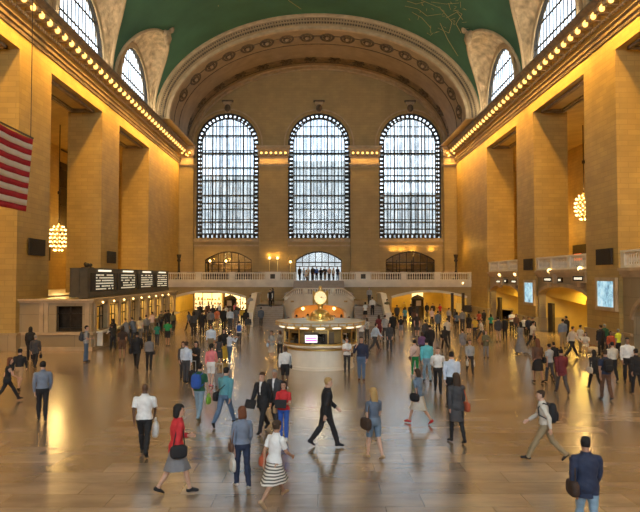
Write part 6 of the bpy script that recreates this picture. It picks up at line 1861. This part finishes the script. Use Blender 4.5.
dfl = MB(); sbox(dfl, (0, 0, .16), (.9, .4, .32)); d_ = empty('duffel_bag', on_z(592.5, 352)); tag(d_, 'pale duffel bag lying on the floor by the right wall', 'bag'); dfl.build('bag_body', cloth('offwhite'), d_)
dfl = MB(); dfl.tube([(-.2, 0, .3), (-.1, 0, .42), (.1, 0, .42), (.2, 0, .3)], .02, 6); dfl.build('handle', cloth('rust'), d_)
# booth staff, people at the ramp behind, group at the balcony entrance
for x, Yv, z, rot, look, lb in [(301.5, 30.3, .03, 170, 'm|shirt:charcoal|trousers:black|short:blackhair|fair', 'clerk in charcoal inside the booth, at its left'), (341.5, 30.4, .03, 190, 'f|tee:white|trousers:black|bob:brownhair|fair', 'clerk in white inside the booth, at its right')]:
    P(x, 0, rot, 'stand', look, lb, None, (), z, 'clerks in the booth', Y=Yv)
for x, Yv, rot, look, lb in [(289, 44, 170, 'f|jacket:charcoal|trousers:black|bob:blackhair|fair', 'dark figure behind the booth, leftmost above the canopy'), (297, 45, 20, 'm|jacket:darkred|trousers:black|short:blackhair|fair', 'person in dark red behind the booth canopy'),
    (303.5, 44, 180, 'f|tee:red|trousers:black|bob:brownhair|fair', 'person in red behind the booth canopy'), (308, 46, 0, 'm|shirt:grey|trousers:black|short:blackhair|fair', 'person in grey behind the booth canopy, left of the clock'),
    (334, 44, 180, 'm|shirt:white|trousers:black|short:blackhair|fair', 'person in white behind the booth canopy, right of the clock'), (348.5, 43, 150, 'm|jacket:slate|trousers:black|short:blackhair|fair', 'person in a slate suit behind the right end of the canopy'),
    (341, 47, 0, 'f|tee:cream|trousers:black|bob:brownhair|fair', 'person in cream behind the booth canopy')]:
    P(x, 0, rot, 'stand', look, lb, None, (), 0, 'people behind the booth', Y=Yv)
ent = [('m', 'jacket:black', 'short', 'in black, leftmost'), ('f', 'tee:paleblue', 'bob', 'in pale blue, second from the left'), ('m', 'shirt:white', 'short', 'in white beside the one in pale blue'), ('f', 'jacket:slate', 'long', 'in slate'), ('m', 'shirt:blue', 'short', 'in bright blue'),
       ('f', 'tee:red', 'bob', 'in red'), ('m', 'jacket:charcoal', 'short', 'in charcoal'), ('m', 'shirt:lightgrey', 'short', 'in light grey'), ('f', 'tee:white', 'bob', 'in a white tee near the right jamb'), ('m', 'jacket:navy', 'short', 'in navy, rightmost')]
for i, (sx, tp, hr, lb) in enumerate(ent):
    x = 300 + i*4.15; Yv = 78.4 + (i*37 % 5)*.45
    P(x, 0, 180 + (i*53 % 60) - 30, ('stand', 'phone', 'hold', 'stand2')[i % 4], '%s|%s|trousers:%s|%s:%s|fair' % (sx, tp, ('black', 'denim', 'khaki', 'charcoal')[i % 4], hr, ('blackhair', 'brownhair')[i % 2]),
      'person %s in the glazed entrance above the stair' % lb, None, (), 4.05, 'people in the balcony entrance', Y=Yv)
for i, x in enumerate((306, 313, 321, 329)):
    P(x, 0, (200, 150, 180, 20)[i], ('sit', 'stand', 'bend', 'stand')[i], '%s|%s|trousers:charcoal|short:blackhair|fair' % (('f', 'tee:white'), ('m', 'jacket:black'), ('f', 'jacket:black'), ('f', 'tee:palepink'))[i],
      'person %s on the top steps below the glazed entrance' % ('in white sitting', 'in black standing', 'in black bending', 'in pale pink')[i], None, (), 4.05, 'people on the top steps', Y=74.6 + .3*i)
